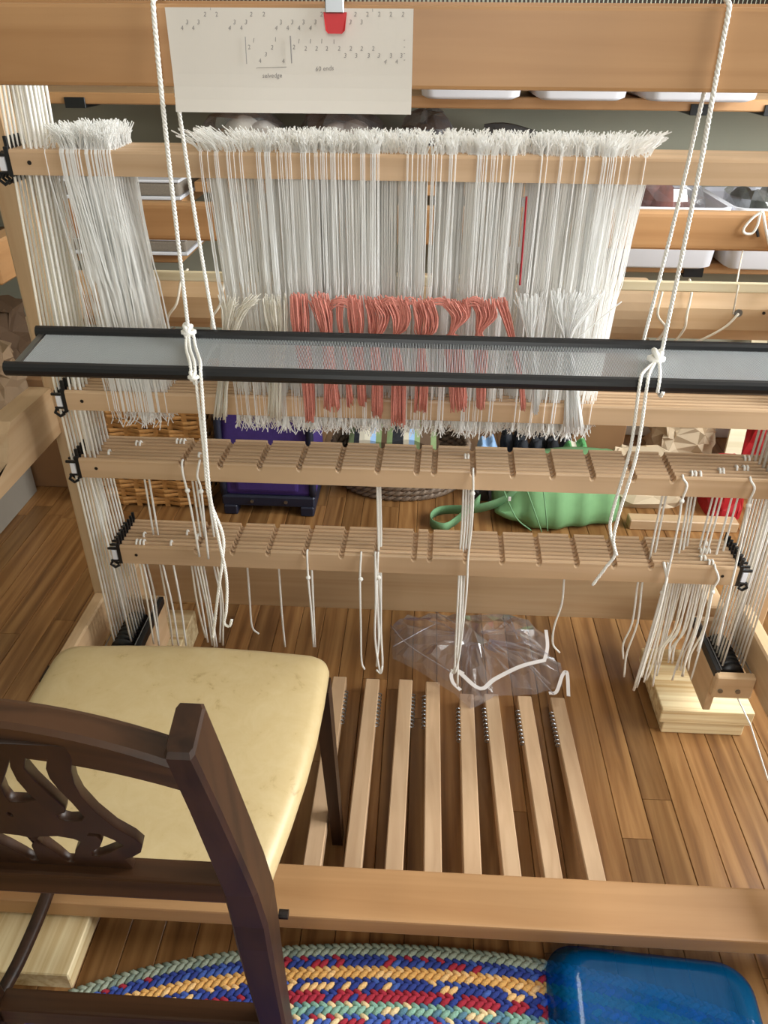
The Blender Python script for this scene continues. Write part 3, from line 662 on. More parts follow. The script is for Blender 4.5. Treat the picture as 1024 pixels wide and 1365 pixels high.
# ------------------------------------------------------------------ paper note, clip, raddle on the castle
note = thing('paper_note', 'folded white graph paper with a handwritten threading draft hung on the castle beam', 'paper', (-.155, .985, 1.266))
bm = nb(); nx, nz = 20, 8; g = []
for j in range(nz+1):
    row = []
    for i in range(nx+1):
        u, v = i/nx, j/nz; row.append(bm.verts.new((-.2915+.271*u, .9875-.006*max(0, 1-v*2.6)**2-.0012*math.sin(u*6), 1.2665+.101*v)))
    g.append(row)
for j in range(nz):
    for i in range(nx): bm.faces.new((g[j][i], g[j][i+1], g[j+1][i+1], g[j+1][i]))
ret = bmesh.ops.extrude_face_region(bm, geom=bm.faces[:]); bmesh.ops.translate(bm, verts=[v for v in ret['geom'] if isinstance(v, bmesh.types.BMVert)], vec=(0, .0007, 0))
bmesh.ops.recalc_face_normals(bm, faces=bm.faces)
sheet = obj('sheet', bm, 'paper', note)
def write(items, size):
    bm = nb()
    for txt, zx, zy in items:
        cu = bpy.data.curves.new('t', 'FONT'); cu.body = txt; cu.size = size; cu.align_x = 'CENTER'; cu.shear = .15; cu.resolution_u = 2
        ob = bpy.data.objects.new('t', cu); me = bpy.data.meshes.new_from_object(ob)
        p = at(200+zx*.3906, zy*.3906, Y=.9862); a = random.uniform(-.12, .12)
        me.transform(Matrix.Translation((p.x, .9851-.0014*(1 if p.z < 1.30 else 0), p.z-size*.35)) @ Matrix.Rotation(a, 4, 'Y') @ Matrix.Rotation(PI/2, 4, 'X')); bm.from_mesh(me)
        bpy.data.objects.remove(ob); bpy.data.curves.remove(cu); bpy.data.meshes.remove(me)
    return bm
digits = [('2', x, 48) for x in (187, 228, 345, 388, 585, 700, 742, 782, 822, 863)]+[('3', x, 75) for x in (126, 165, 288, 327, 447, 485, 524, 564, 683, 722)]
digits += [('4', x, 95) for x in (110, 148, 271, 312, 430, 470, 508, 547)]
digits += [('2', 339, 160), ('1', 353, 137), ('4', 376, 207), ('3', 395, 185), ('2', 416, 161), ('1', 428, 134), ('4', 455, 208), ('2', 491, 160), ('1', 507, 140), ('1', 547, 140), ('1', 586, 140), ('1', 628, 142)]
digits += [('2', x, 165) for x in (531, 568, 604, 645, 685, 722, 762)]+[('3', x, 189) for x in (666, 704, 746, 780, 823, 858)]+[('4', 802, 210), ('4', 842, 210)]
digits += [('-', 868, y) for y in (134, 158, 180, 202)]
obj('handwriting', write(digits, .0062), 'pencil', sheet)['kind'] = 'stuff'
obj('handwriting', write([('60 ends', 596, 233), ('selvedge', 417, 257)], .0066), 'pencil', sheet)['kind'] = 'stuff'
bm = nb()
for a, b, r in (((325, 125), (330, 218), .00035), ((479, 122), (484, 216), .0006), ((362, 233), (370, 231), .0002), ((370, 231), (466, 229), .00025), ((206, 26), (206, 34), .0003), ((760, 30), (760, 40), .0003)):
    p, q = at(200+a[0]*.3906, a[1]*.3906, Y=.985), at(200+b[0]*.3906, b[1]*.3906, Y=.985); tube(bm, [p, q], r, 4)
obj('ruled_line', bm, 'pencil', sheet)['kind'] = 'stuff'
clip = thing('paper_clip', 'red jawed bulldog clip gripping the paper on the castle beam', 'clip', (-.10, .985, 1.34))
c0, c1 = at(431, 16, Y=.983), at(461, 45, Y=.98)
bm = nb(); prism(bm, [(c0.x, .984, c0.z), (c0.x+.0025, .979, c1.z+.003), (c0.x+.005, .979, c1.z), (c1.x-.004, .979, c1.z), (c1.x-.001, .979, c1.z+.003), (at(462, 16, Y=.983).x, .984, c0.z)], (0, .0035, 0)); obj('jaw', bm, 'clip_red', clip)
bm = nb(); box(bm, (c0.x+.002, .982, c0.z-.001), (at(461, 16, Y=.983).x-.002, .988, c0.z+.016), .001); box(bm, (c0.x+.004, .985, c0.z+.014), (c1.x-.002, 1.01, c0.z+.018), .001); obj('spring', bm, 'metal', clip)
rd = thing('raddle', 'toothed wooden raddle strip lying along the top of the castle beam', 'raddle', (0, 1.1, 1.371))
obj('strip', box(nb(), (-.78, 1.022, 1.371), (.80, 1.030, 1.3745)), 'castle_beech_X', rd); bm = nb()
for i in range(330): box(bm, (-.77+i*.0047, 1.0235, 1.3745), (-.77+i*.0047+.0022, 1.0285, 1.392))
o = obj('teeth', bm, 'dark_wood_X', rd); o['kind'] = 'stuff'

# ------------------------------------------------------------------ treadles
def tread(i, pr, pf, lab):
    a = at(*pr, z=.031); b = at(*pf, z=.079); d = (b-a).normalized(); a0 = a; b0 = a+d*((a-b).length+.06); hw = .0165; sd = Vector((d.y, -d.x, 0)).normalized()
    t = thing('treadle', lab, 'treadle', (a.x, a.y, 0), 'treadles under the loom'); bm = nb()
    pr_ = [(-hw, -.030), (hw, -.030), (hw, -.002), (hw-.002, 0), (-hw+.002, 0), (-hw, -.002)]
    loft(bm, [[p+sd*u+Vector((0, 0, v)) for u, v in pr_] for p in (a0, b0)]); bmesh.ops.recalc_face_normals(bm, faces=bm.faces); obj('bar', bm, 'treadle_beech', t)
    side = 1 if i < 3 else -1
    if (sd.x > 0) != (side > 0): sd2 = -sd
    else: sd2 = sd
    for k in range(9):
        p = a0+d*(.05+.0125*k)+sd2*(hw+.003)+Vector((0, 0, -.006)); bm = nb()
        tube(bm, [p+Vector((math.cos(q*PI/4)*.0001, 0, 0))+sd2*math.cos(q*PI/4)*.005+Vector((0, 0, math.sin(q*PI/4)*.005)) for q in range(9)], .0013, 5); obj('screw_eye', bm, 'metal', t)
TL = ['treadle mostly hidden by the chair leg', 'treadle right beside the chair leg', 'second treadle from the chair leg', 'third treadle from the chair leg', 'treadle under the tip of the clear bag', 'treadle with a dark heart-grain streak under the clear bag',
      'second treadle from the open floor', 'outermost treadle beside the open floor']
TR = [(453, 902), (497, 905), (541, 906), (577, 909), (622, 925), (655, 925), (699, 928), (743, 930)]
TF = [(416, 1152), (470, 1155), (525, 1158), (577, 1161), (630, 1163), (683, 1166), (738, 1169), (796, 1173)]
for i in range(8): tread(i, TR[i], TF[i], 'pale beech '+TL[i])

# ------------------------------------------------------------------ pine blocks
def blk(a, b, mat, label): tag(obj('pine_block', box(nb(), a, b, .002), mat), label, 'block', 'pine blocks that raise the loom')
blk((.572, 1.243, 0), (.752, 1.445, .036), 'pine_X', 'bottom pine block of the stack under the loom near the open floor')
blk((.560, 1.238, .037), (.762, 1.44, .077), 'pine_X', 'top pine block of the stack under the loom near the open floor')
blk((-.735, .632, 0), (-.551, .86, .036), 'pine_Y', 'bottom pine block of the stack beside the chair foot')
blk((-.742, .612, .037), (-.526, .86, .077), 'pine_Y', 'top pine block of the stack beside the chair foot')
blk((-.742, 1.315, 0), (-.56, 1.515, .077), 'pine_X', 'pine block under the loom behind the chair seat')
blk((.69, .64, 0), (.80, .86, .077), 'pine_Y', 'pine block under the loom foot at the window end of the foot beam')

# ------------------------------------------------------------------ chair
CX = -.378
ch = thing('dining_chair', 'dark wooden dining chair with pierced splat and cream vinyl seat', 'chair', (CX, .75, 0))
def mir(p): return Vector((2*CX-p[0], p[1], p[2]))
# seat cushion: rounded outline, domed top, rolled edge
def outline(inset):
    w0, w1 = .232-inset, .203-inset; y0, y1 = .550+inset, .966-inset; r = max(.010, .034-inset*.25); cx = CX+.009; out = []
    corners = [((cx+w1-r*.8, y0+r*.8), -90, r*.8, 0), ((cx+w0-r, y1-r), 0, r, .006), ((cx-w0+r, y1-r), 90, r, .006), ((cx-w1+r*.8, y0+r*.8), 180, r*.8, 0)]
    for (px, py), a0, rr, _ in corners:
        for k in range(7): a = math.radians(a0+15*k); out.append((px+rr*math.cos(a), py+rr*math.sin(a)))
    # bow the sides out a little
    res = []; n = len(out)
    for i in range(n):
        (x, y), (x2, y2) = out[i], out[(i+1) % n]; res.append((x, y))
        if math.hypot(x2-x, y2-y) > .1:
            for q in (.2, .4, .6, .8):
                b = .010*math.sin(q*PI); nx_, ny_ = (y2-y), -(x2-x); L = math.hypot(nx_, ny_); res.append((x+(x2-x)*q+nx_/L*b, y+(y2-y)*q+ny_/L*b))
    return res
bm = nb(); secs = []
for ins, z in ((.012, .418), (.001, .424), (-.002, .436), (0, .446), (.006, .454), (.016, .459), (.04, .463), (.07, .466), (.10, .468)):
    secs.append([Vector((x, y, z)) for x, y in outline(ins)])
loft(bm, secs); obj('seat', bm, 'seat_vinyl', ch, True)
bm = nb(); loft(bm, [[Vector((x, y, z)) for x, y in outline(.034)] for z in (.378, .418)]); obj('seat_rail', bm, 'dark_wood_X', ch)
fy = .945
for s in (0, 1):
    # rear post with leg: bends at the seat, leans back above
    st = [(.535, .0145, .017, .017), (.522, .18, .018, .019), (.508, .36, .020, .023), (.503, .44, .021, .026), (.500, .50, .021, .026), (.487, .58, .0185, .025), (.462, .68, .0165, .024), (.434, .79, .014, .0235), (.408, .885, .012, .023)]
    bm = nb(); secs = []; xs_ = [-.170, -.171, -.172, -.172, -.172, -.1725, -.173, -.1735, -.174]
    for (y, z, hx, hy), xc in zip(st, xs_):
        tl = .02 if z > .5 else 0; e = .004
        q = [Vector((xc+hx*a, y+hy*b, z+hy*b*.27*(1 if z > .45 else 0))) for a, b in ((-1, -.8), (-.8, -1), (.8, -1), (1, -.8), (1, .8), (.8, 1), (-.8, 1), (-1, .8))]
        secs.append(q if s == 0 else [mir(p) for p in q])
    top = secs[-1]; c = sum(top, Vector())/8; secs.append([c+(p-c)*.86+Vector((0, 0, .004)) for p in top])
    loft(bm, secs); bmesh.ops.recalc_face_normals(bm, faces=bm.faces); obj('post', bm, 'dark_wood', ch)
    # front leg, tapering, outer faces straight
    bm = nb(); f = (lambda p: p) if s == 0 else mir
    x0, x1 = -.160, -.134
    loft(bm, [[Vector(f(p)) for p in ((x0, fy-.036, .42), (x1, fy-.036, .42), (x1, fy, .42), (x0, fy, .42))], [Vector(f(p)) for p in ((x0+.019, fy-.028, 0), (x1+.013, fy-.028, 0), (x1+.013, fy, 0), (x0+.019, fy, 0))]])
    bmesh.ops.recalc_face_normals(bm, faces=bm.faces); obj('leg', bm, 'dark_wood', ch)
# crest rail: arched and bowed, post to post
bm = nb(); secs = []
for i in range(21):
    u = -1+2*i/20; x = CX+u*.190; bow = .022*(1-u*u); arch = .021*(1-u*u)
    y = .418+bow*.6; z = .833+arch
    hh = .024+.006*(1-u*u); prof = [(-.013, -hh), (.011, -hh), (.015, -hh+.003), (.015, hh-.004), (.010, hh), (-.010, hh), (-.015, hh-.004), (-.015, -hh+.003)]
    secs.append([Vector((x, y+a-(b)*.265+.0*a, z+b)) for a, b in prof])
loft(bm, secs); bmesh.ops.recalc_face_normals(bm, faces=bm.faces); obj('crest_rail', bm, 'dark_wood_X', ch, False)
bm = nb(); box(bm, (CX-.19, .472, .540), (CX+.19, .499, .577), .004, 2); obj('back_rail', bm, 'dark_wood_X', ch)
bm = nb(); box(bm, (CX-.19, .515, .135), (CX+.19, .545, .175), .004, 2); obj('stretcher', bm, 'dark_wood_X', ch)
pts = smoothpath([(-.585, .525, .150), (-.570, .60, .165), (-.555, .70, .21), (-.548, .80, .30), (-.555, .90, .385)], 5)
obj('curved_brace', tube(nb(), pts, .0105, 8), 'dark_wood', ch, True)
# pierced splat: half outline read off the photograph, mirrored about the chair's middle
def zs(pts): return [chair_at(px*.2539, 960+py*.2539) for px, py in pts]     # from the enlarged crop
def splat():
    cu = bpy.data.curves.new('s', 'CURVE'); cu.dimensions = '2D'; cu.fill_mode = 'BOTH'; cu.extrude = .0042; cu.bevel_depth = .0008; cu.bevel_resolution = 1
    def add(loop2d, sm):
        if sm:
            P = [Vector((a, b, 0)) for a, b in loop2d]; n = len(P); Q = []
            for i in range(n):
                a, b, c, d = P[i-1], P[i], P[(i+1) % n], P[(i+2) % n]
                for k in range(4):
                    t = k/4; Q.append(.5*((2*b)+(c-a)*t+(2*a-5*b+4*c-d)*t*t+(3*b-a-3*c+d)*t**3))
        else: Q = [Vector((a, b, 0)) for a, b in loop2d]
        sp = cu.splines.new('POLY'); sp.points.add(len(Q)-1); sp.use_cyclic_u = True
        for p, q in zip(sp.points, Q): p.co = (q.x, q.y, 0, 1)
    def uv(p): return (p.x-CX, (p.z-.52)*math.hypot(1, .265))
    half = [uv(p) for p in zs([(372, 170), (368, 260), (385, 330), (420, 395), (500, 480), (600, 560), (700, 615), (742, 650), (735, 690), (690, 715), (650, 728), (690, 770), (706, 800)])]
    base = half[-1][1]-.03; half = [(half[0][0], half[0][1]+.012)]+half+[(half[-1][0], base)]
    full = half+[(-a, b) for a, b in half[::-1]]
    add(full, False)
    holes = [[(128, 190), (250, 198), (243, 250), (262, 300), (310, 360), (380, 430), (445, 505), (430, 525), (360, 528), (310, 515), (290, 492), (335, 480), (335, 455), (260, 390), (180, 315), (120, 245)],
             [(205, 605), (300, 603), (385, 618), (428, 635), (398, 680), (392, 720), (395, 745), (350, 742), (300, 700), (245, 660), (150, 618)],
             [(520, 592), (600, 625), (652, 655), (580, 690), (520, 712), (480, 708), (478, 688), (520, 660), (532, 630), (505, 605), (455, 602), (460, 585)]]
    for h in holes:
        q = [uv(p) for p in zs(h)]; add(q, False); add([(-a, b) for a, b in q], False)
    mid = [uv(p) for p in zs([(50, 178), (55, 240), (90, 310), (150, 380), (195, 415), (120, 428), (50, 425), (20, 390), (0, 340)])]
    k = max(0.0, 0); q = [(max(a, .006), b) for a, b in mid]
    add(q, False); add([(-a, b) for a, b in q], False)
    leaf = [uv(p) for p in zs([(0, 470), (40, 478), (68, 490), (40, 500), (0, 505)])]
    yc = leaf[2][1]; xr = leaf[2][0]; add([(xr*math.cos(a*PI/8), yc+.006*math.sin(a*PI/8)) for a in range(16)], False)
    low = [uv(p) for p in zs([(0, 560), (35, 572), (30, 600), (80, 640), (160, 675), (120, 688), (40, 660), (0, 640)])]
    q = [(max(a, .004), b) for a, b in low]; add(q, False); add([(-a, b) for a, b in q], False)
    ob = bpy.data.objects.new('s', cu); me = bpy.data.meshes.new_from_object(ob); bm = nb(); bm.from_mesh(me)
    s = 1/math.hypot(1, .265); ax = Vector((0, -.265*s, s)); nr = Vector((0, s, .265*s))
    for v in bm.verts:
        x, y, z = v.co; v.co = Vector((CX+x, .5045, .52))+ax*y-nr*z
    bpy.data.objects.remove(ob); bpy.data.curves.remove(cu); bpy.data.meshes.remove(me)
    bmesh.ops.recalc_face_normals(bm, faces=bm.faces); return bm
sp = obj('splat', splat(), 'dark_wood', ch); sp['label'] = 'pierced ribbon-work splat'
obj('seat_screw', cyl(nb(), (-.150, .545, .40), (1, 0, 0), .006, .012, 10), 'dark_seam', ch)

# ------------------------------------------------------------------ braided rug
rug = thing('braided_rug', 'oval braided rug in blue, red, tan and grey-green rows under the chair', 'rug', (.03, .427, 0))
ROWS = [('rug_grey', 'rug_grey2', 'rug_grey'), ('rug_blue', 'rug_red', 'rug_blue2'), ('rug_tan', 'rug_tan2', 'rug_tan'), ('rug_blue', 'rug_blue2', 'rug_tan2'), ('rug_red', 'rug_blue', 'rug_red'),
        ('rug_green', 'rug_cream', 'rug_teal'), ('rug_blue2', 'rug_cream', 'rug_red'), ('rug_tan', 'rug_blue', 'rug_cream'), ('rug_grey', 'rug_red', 'rug_grey2'), ('rug_blue', 'rug_blue2', 'rug_red'), ('rug_tan', 'rug_cream', 'rug_tan2'), ('rug_teal', 'rug_blue', 'rug_green'), ('rug_red', 'rug_tan', 'rug_red')]
RW = .0187
lump = []
for j in range(1, 4):
    for i in range(6): a = i*PI/3; b = -PI/2+j*PI/4; lump.append((math.cos(a)*math.cos(b), math.sin(a)*math.cos(b), math.sin(b)))
for ri, cols in enumerate(ROWS):
    a, b = .75-RW*(ri+.5), .30-RW*(ri+.5); bm = nb()
    if b < .02: break
    per = PI*(3*(a+b)-math.sqrt((3*a+b)*(a+3*b))); n = int(per/.0136); th = -PI/2; ds = per/n
    for k in range(n):
        th += ds/math.hypot(a*math.sin(th), b*math.cos(th)); tx, ty = -a*math.sin(th), b*math.cos(th); L = math.hypot(tx, ty); tx /= L; ty /= L
        cx_, cy_ = .03+a*math.cos(th), .427+b*math.sin(th)
        if cy_ < .30: continue
        for side in (-1, 1):
            ang = side*.62; dx, dy = tx*math.cos(ang)-ty*math.sin(ang), tx*math.sin(ang)+ty*math.cos(ang)
            ox, oy = cx_-ty*side*RW*.235+tx*ds*.25*side, cy_+tx*side*RW*.235+ty*ds*.25*side
            vs = [bm.verts.new((ox+dx*p[0]*.0128-dy*p[1]*.0060, oy+dy*p[0]*.0128+dx*p[1]*.0060, .0075+p[2]*.0068+.001*side)) for p in lump]
            mi = random.choices((0, 1, 2), (.56, .22, .22))[0]
            for j in range(2):
                for i in range(6):
                    f = bm.faces.new((vs[j*6+i], vs[j*6+(i+1) % 6], vs[j*6+6+(i+1) % 6], vs[j*6+6+i])); f.material_index = mi; f.smooth = True
            bt = bm.verts.new((ox, oy, .0148)); 
            for i in range(6): f = bm.faces.new((vs[12+i], vs[12+(i+1) % 6], bt)); f.material_index = mi; f.smooth = True
    obj('braid_row', bm, list(cols), rug)
bm = nb(); N = 64; ring = [bm.verts.new((.03+.738*math.cos(2*PI*k/N), .427+.288*math.sin(2*PI*k/N), .004)) for k in range(N)]; bm.faces.new(ring)
obj('backing', bm, 'rug_blue', rug)

# ------------------------------------------------------------------ blue plastic tub, upside down on the rug
def rrect(cx, cy, w, d, r, z, rot=0, n=8):
    out = []
    for sx, sy, a0 in ((1, -1, -90), (1, 1, 0), (-1, 1, 90), (-1, -1, 180)):
        for k in range(n+1):
            a = math.radians(a0+90*k/n); x, y = sx*(w-r)+r*math.cos(a), sy*(d-r)+r*math.sin(a)
            out.append(Vector((cx+x*math.cos(rot)-y*math.sin(rot), cy+x*math.sin(rot)+y*math.cos(rot), z)))
    return out
bm = nb(); cx, cy, rz = .405, .600, -.06
secs = [rrect(cx, cy, w, d, r, z, rz) for w, d, r, z in ((.168, .128, .05, .0165), (.168, .128, .05, .022), (.160, .120, .05, .038), (.150, .110, .045, .052), (.143, .103, .042, .057), (.132, .092, .034, .060), (.124, .084, .03, .0585), (.118, .078, .028, .056))]
loft(bm, secs, cap=False); bm.faces.new([v for v in bm.verts][-36:]); 
o = obj('plastic_tub', bm, 'blue_plastic', None, True); tag(o, 'translucent blue plastic tub lying upside down on the rug', 'tub')

# ------------------------------------------------------------------ clear plastic bag on the floor
bag = thing('plastic_bag', 'crumpled clear plastic zip bag lying on the treadle ends', 'bag', (.15, 1.45, .03))
out_px = [(520, 832), (540, 816), (600, 814), (700, 820), (730, 838), (735, 868), (752, 885), (752, 905), (715, 915), (660, 918), (628, 935), (608, 915), (560, 885), (524, 868)]
cpx = (630, 862); bm = nb(); rnd = random.Random(3); rings = []
for lvl, z in ((1.0, .034), (.96, .052), (.8, .072), (.6, .082), (.4, .086), (.2, .088)):
    ring = []
    for i in range(56):
        f = i/56*len(out_px); a, b = out_px[int(f)], out_px[(int(f)+1) % len(out_px)]; q = f-int(f)
        px, py = a[0]+(b[0]-a[0])*q, a[1]+(b[1]-a[1])*q; px, py = cpx[0]+(px-cpx[0])*lvl, cpx[1]+(py-cpx[1])*lvl
        p = at(px, py, z=.060); ring.append(Vector((p.x, p.y, z+rnd.uniform(-.012, .012)*(1 if lvl < 1 else .2))))
    rings.append(ring)
loft(bm, rings, cap=False); bm.faces.new(bm.verts[-56:]); bmesh.ops.triangulate(bm, faces=bm.faces)
obj('film', bm, 'clear_film', bag)
def ribbon(pts, w, name, mat, up=(0, 0, 1)):
    P = smoothpath(pts, 5); bm = nb(); secs = []
    for i, p in enumerate(P):
        d = (P[min(i+1, len(P)-1)]-P[max(i-1, 0)]).normalized(); s = d.cross(Vector(up)).normalized(); n = s.cross(d)
        secs.append([p+s*w-n*.0008, p+s*w+n*.0008, p-s*w+n*.0008, p-s*w-n*.0008])
    loft(bm, secs); bmesh.ops.recalc_face_normals(bm, faces=bm.faces); return obj(name, bm, mat, bag)
def bz(l, z): return [at(a, b, z=z) for a, b in l]
ribbon(bz([(612, 896), (640, 918), (660, 905), (695, 888), (727, 880)], .094), .005, 'zip_tape', 'white_tape')
ribbon(bz([(614, 920), (604, 910), (602, 898), (610, 894), (618, 898)], .088), .004, 'zip_tape', 'white_tape')
ribbon(bz([(726, 880), (730, 862), (728, 840)], .088), .004, 'zip_tape', 'white_tape')
ribbon(bz([(732, 924), (742, 922), (750, 900), (756, 897), (758, 928)], .062), .004, 'zip_tape', 'white_tape')
for l in ([(670, 824), (690, 845), (715, 862), (730, 872)], [(521, 834), (545, 860), (600, 895)], [(524, 862), (560, 842), (580, 832)], [(690, 870), (720, 905), (738, 925)], [(580, 815), (610, 832)], [(680, 822), (690, 852)]):
    P = bz(l, .090); obj('film_seam', tube(nb(), smoothpath(P), .0016, 5), 'clear_film', bag, True)

# ------------------------------------------------------------------ wall shelves and what lies on them
def shelf(xa, xb, z, ya, label, brackets):
    t = thing('wall_shelf', label, 'shelf', ((xa+xb)/2, YB, z)); b = obj('board', box(nb(), (xa, ya, z-.030), (xb, YB-.002, z), .003), 'castle_beech_X', t)
    for x in brackets:
        bm = nb(); box(bm, (x-.03, ya-.004, z-.040), (x+.03, YB-.002, z-.030), .002); box(bm, (x-.03, ya-.006, z-.040), (x+.03, ya-.001, z-.012), .001); obj('bracket', bm, 'black_plastic', t)
zu = at(650, 129, Y=2.45).z-.004; shelf(-1.72, 1.75, zu+.004, 2.45, 'long upper wall shelf just under the castle beam line', [at(98, 122, Y=2.45).x, at(935, 143, Y=2.45).x, at(985, 143, Y=2.45).x+.1])
zr = at(960, 352, Y=2.45).z; shelf(.35, 1.75, zr, 2.45, 'lower wall shelf holding white bins', [at(924, 362, Y=2.45).x])
zl = at(200, 337, Y=2.45).z; shelf(-1.72, -.765, zl, 2.45, 'short lower wall shelf holding a grey felt tray', [])
zm = .955; shelf(-.70, .42, zm, 2.45, 'middle wall shelf holding bags of wool', [])
shelf(-1.72, -.74, at(200, 264, Y=2.45).z, 2.45, 'short middle wall shelf holding a grey felt tray', [])
def bin_(cx, y0, w, d, h, z, label, rim=True):
    t = thing('storage_bin', label, 'bin', (cx, y0+d/2, z), 'white storage bins'); bm = nb(); cy = y0+d/2
    loft(bm, [rrect(cx, cy, w/2-.030, d/2-.025, .03, z), rrect(cx, cy, w/2-.014, d/2-.010, .035, z+.008), rrect(cx, cy, w/2-.008, d/2-.006, .035, z+h*.5), rrect(cx, cy, w/2-.004, d/2-.002, .035, z+h*.52), rrect(cx, cy, w/2, d/2, .035, z+h), rrect(cx, cy, w/2-.006, d/2-.006, .03, z+h), rrect(cx, cy, w/2-.022, d/2-.02, .03, z+.012)]); obj('tub', bm, 'white_plastic', t, True)
    if rim: bm = nb(); q_ = [rrect(cx, cy, w/2+e, d/2+e, .036+e*.3, z+h+f) for e, f in ((-.004, .012), (.006, .012), (.006, 0), (-.004, 0), (-.004, .012))]; loft(bm, q_, cap=False); obj('rim', bm, 'white_plastic', t)
for (a, b), lb in zip(((555, 702), (710, 845), (858, 1022)), ('white storage bin overhanging the upper shelf beside the paper note', 'middle white storage bin overhanging the upper shelf', 'white storage bin overhanging the upper shelf behind the bare-end rope')):
    xa, xb = at(a, 130, Y=2.31).x, at(b, 130, Y=2.31).x; bin_((xa+xb)/2, 2.31, xb-xa, .4, .10, zu+.005, lb)
xa, xb = at(815, 350, Y=2.36).x, at(960, 350, Y=2.36).x; bin_((xa+xb)/2, 2.36, xb-xa, .36, .165, zr+.001, 'white storage bin with a bag of brown wool on the lower shelf'); BX = (xa+xb)/2
xa, xb = at(966, 350, Y=2.36).x, at(1085, 350, Y=2.36).x; bin_((xa+xb)/2, 2.36, xb-xa, .36, .165, zr+.001, 'white storage bin with a dark green bag on the lower shelf'); BX2 = (xa+xb)/2
xa, xb = at(640, 350, Y=2.38).x, at(806, 350, Y=2.38).x; bin_((xa+xb)/2, 2.38, xb-xa-.02, .34, .15, zr+.001, 'white storage bin behind the hanging heddles on the lower shelf')
def lumpy(name, label, cat, c, r, mat, film=None, group=None, n=5):
    t = thing(name, label, cat, (c[0], c[1], c[2]-r[2]), group); rr = random.Random(label); bm = nb()
    for i in range(n): ball(bm, (c[0]+rr.uniform(-.55, .55)*r[0], c[1]+rr.uniform(-.4, .4)*r[1], c[2]+rr.uniform(-.3, .15)*r[2]), (r[0]*.5, r[1]*.55, r[2]*.65), 10, 8, .06)
    obj('wool', bm, mat, t, True)
    if film:
        bm = nb(); ball(bm, c, r, 18, 12, .09); 
        for f in bm.faces: f.smooth = False
        obj('film', bm, film, t)
    return t
lumpy('wool_bag', 'clear plastic bag of reddish brown wool in a white bin', 'bag', (BX, 2.54, zr+.150), (.128, .135, .128), 'brown_wool', 'bag_film', n=9)
lumpy('wool_bag', 'dark green bag stuffed in the white bin by the back beam bow', 'bag', (BX2, 2.54, zr+.152), (.098, .13, .130), 'dark_green', 'bag_film')
for a, b, y, h, mat, lb in ((250, 385, 146, .10, 'pale_wool', 'clear plastic bag of pale wool on the middle shelf under the paper'), (380, 520, 146, .10, 'grey_wool', 'clear plastic bag of grey-brown wool on the middle shelf'), (524, 616, 150, .095, 'dark_bag', 'dark bag on the middle shelf next to the grey wool')):
    xa, xb = at(a, y, Y=2.5).x, at(b, y, Y=2.5).x; zt = zu-.034; lumpy('wool_bag', lb, 'bag', ((xa+xb)/2, 2.58, (zt+zm)/2), ((xb-xa)/2*.93, .13, (zt-zm)/2*.97), mat, 'bag_film')
def flatbag(a, b, y0, label, mat):
    xa, xb = at(a, 178, Y=2.6).x, at(b, 178, Y=2.6).x; zt = at(a, y0, Y=2.6).z; bm = nb(); secs = []
    for i in range(13): u = i/12; secs.append([Vector((xa+(xb-xa)*u, 2.6-.05*math.sin(PI*u)-.01, zm)), Vector((xa+(xb-xa)*u, 2.62+.05*math.sin(PI*u), zm)), Vector((xa+(xb-xa)*u, 2.615+.02*math.sin(PI*u), zt-.06*u*u+.006*math.sin(u*9))), Vector((xa+(xb-xa)*u, 2.6-.02*math.sin(PI*u), zt-.06*u*u+.006*math.sin(u*9)))])
    loft(bm, secs); bmesh.ops.recalc_face_normals(bm, faces=bm.faces); tag(obj('dark_pouch', bm, mat), label, 'bag')
flatbag(645, 800, 166, 'flat dark zip pouch leaning on the wall above the heddles', 'dark_bag')
def slab(a, b, yt, zs_, label):
    y = 2.42; xa, xb = at(a, yt, Y=y).x, at(b, yt, Y=y).x; z1, z0 = at((a+b)/2, yt, Y=y).z, zs_
    t = thing('felt_tray', label, 'tray', ((xa+xb)/2, y+.14, z0), 'grey felt trays'); obj('tray_body', box(nb(), (xa+.004, y+.004, z0+.010), (xb-.004, y+.30, z1-.004), .008, 2), 'felt_grey', t)
    obj('edge_board', box(nb(), (xa, y, z0), (xb, y+.30, z0+.010), .002), 'white_plastic', t); obj('edge_board', box(nb(), (xa, y, z1-.004), (xb, y+.30, z1+.004), .002), 'white_plastic', t)
slab(60, 238, 241, at(200, 264, Y=2.45).z, 'grey felt tray with white edges on the short middle shelf'); slab(60, 248, 318, zl, 'grey felt tray with white edges on the short lower shelf')

# ------------------------------------------------------------------ things stored on the floor behind the loom
bk = thing('wicker_basket', 'tan woven splint basket on the floor behind the loom', 'basket', (-.86, 2.27, 0))
nrow = 13
for i in range(nrow):
    z = .016+i*.031; bm = nb(); a0, a1, y0, y1 = -1.06, -.68, 2.13, 2.42; loop = []
    for seg in ((a0, y0, a1, y0), (a1, y0, a1, y1), (a1, y1, a0, y1), (a0, y1, a0, y0)):
        n = 8 if abs(seg[2]-seg[0]) > .1 else 6
        for k in range(n):
            u = k/n; nx_, ny_ = (seg[3]-seg[1]), -(seg[2]-seg[0]); L = math.hypot(nx_, ny_); o_ = .006*math.cos(PI*k+(PI if i % 2 else 0))
            loop.append((seg[0]+(seg[2]-seg[0])*u+nx_/L*o_, seg[1]+(seg[3]-seg[1])*u+ny_/L*o_))
    for q in range(2):
        secs = []; zz = z+q*.0145
        for k in range(len(loop)+1):
            x, y = loop[k % len(loop)]; dz = .0015*math.sin(k*2.1+i+q); secs.append([Vector((x-.0025, y-.0025, zz-.006+dz)), Vector((x, y-.004, zz+dz)), Vector((x-.0025, y-.0025, zz+.006+dz)), Vector((x+.0025, y+.0025, zz+.006+dz)), Vector((x+.0025, y+.0025, zz-.006+dz))])
        loft(bm, secs)
    obj('weaver', bm, 'wicker', bk)
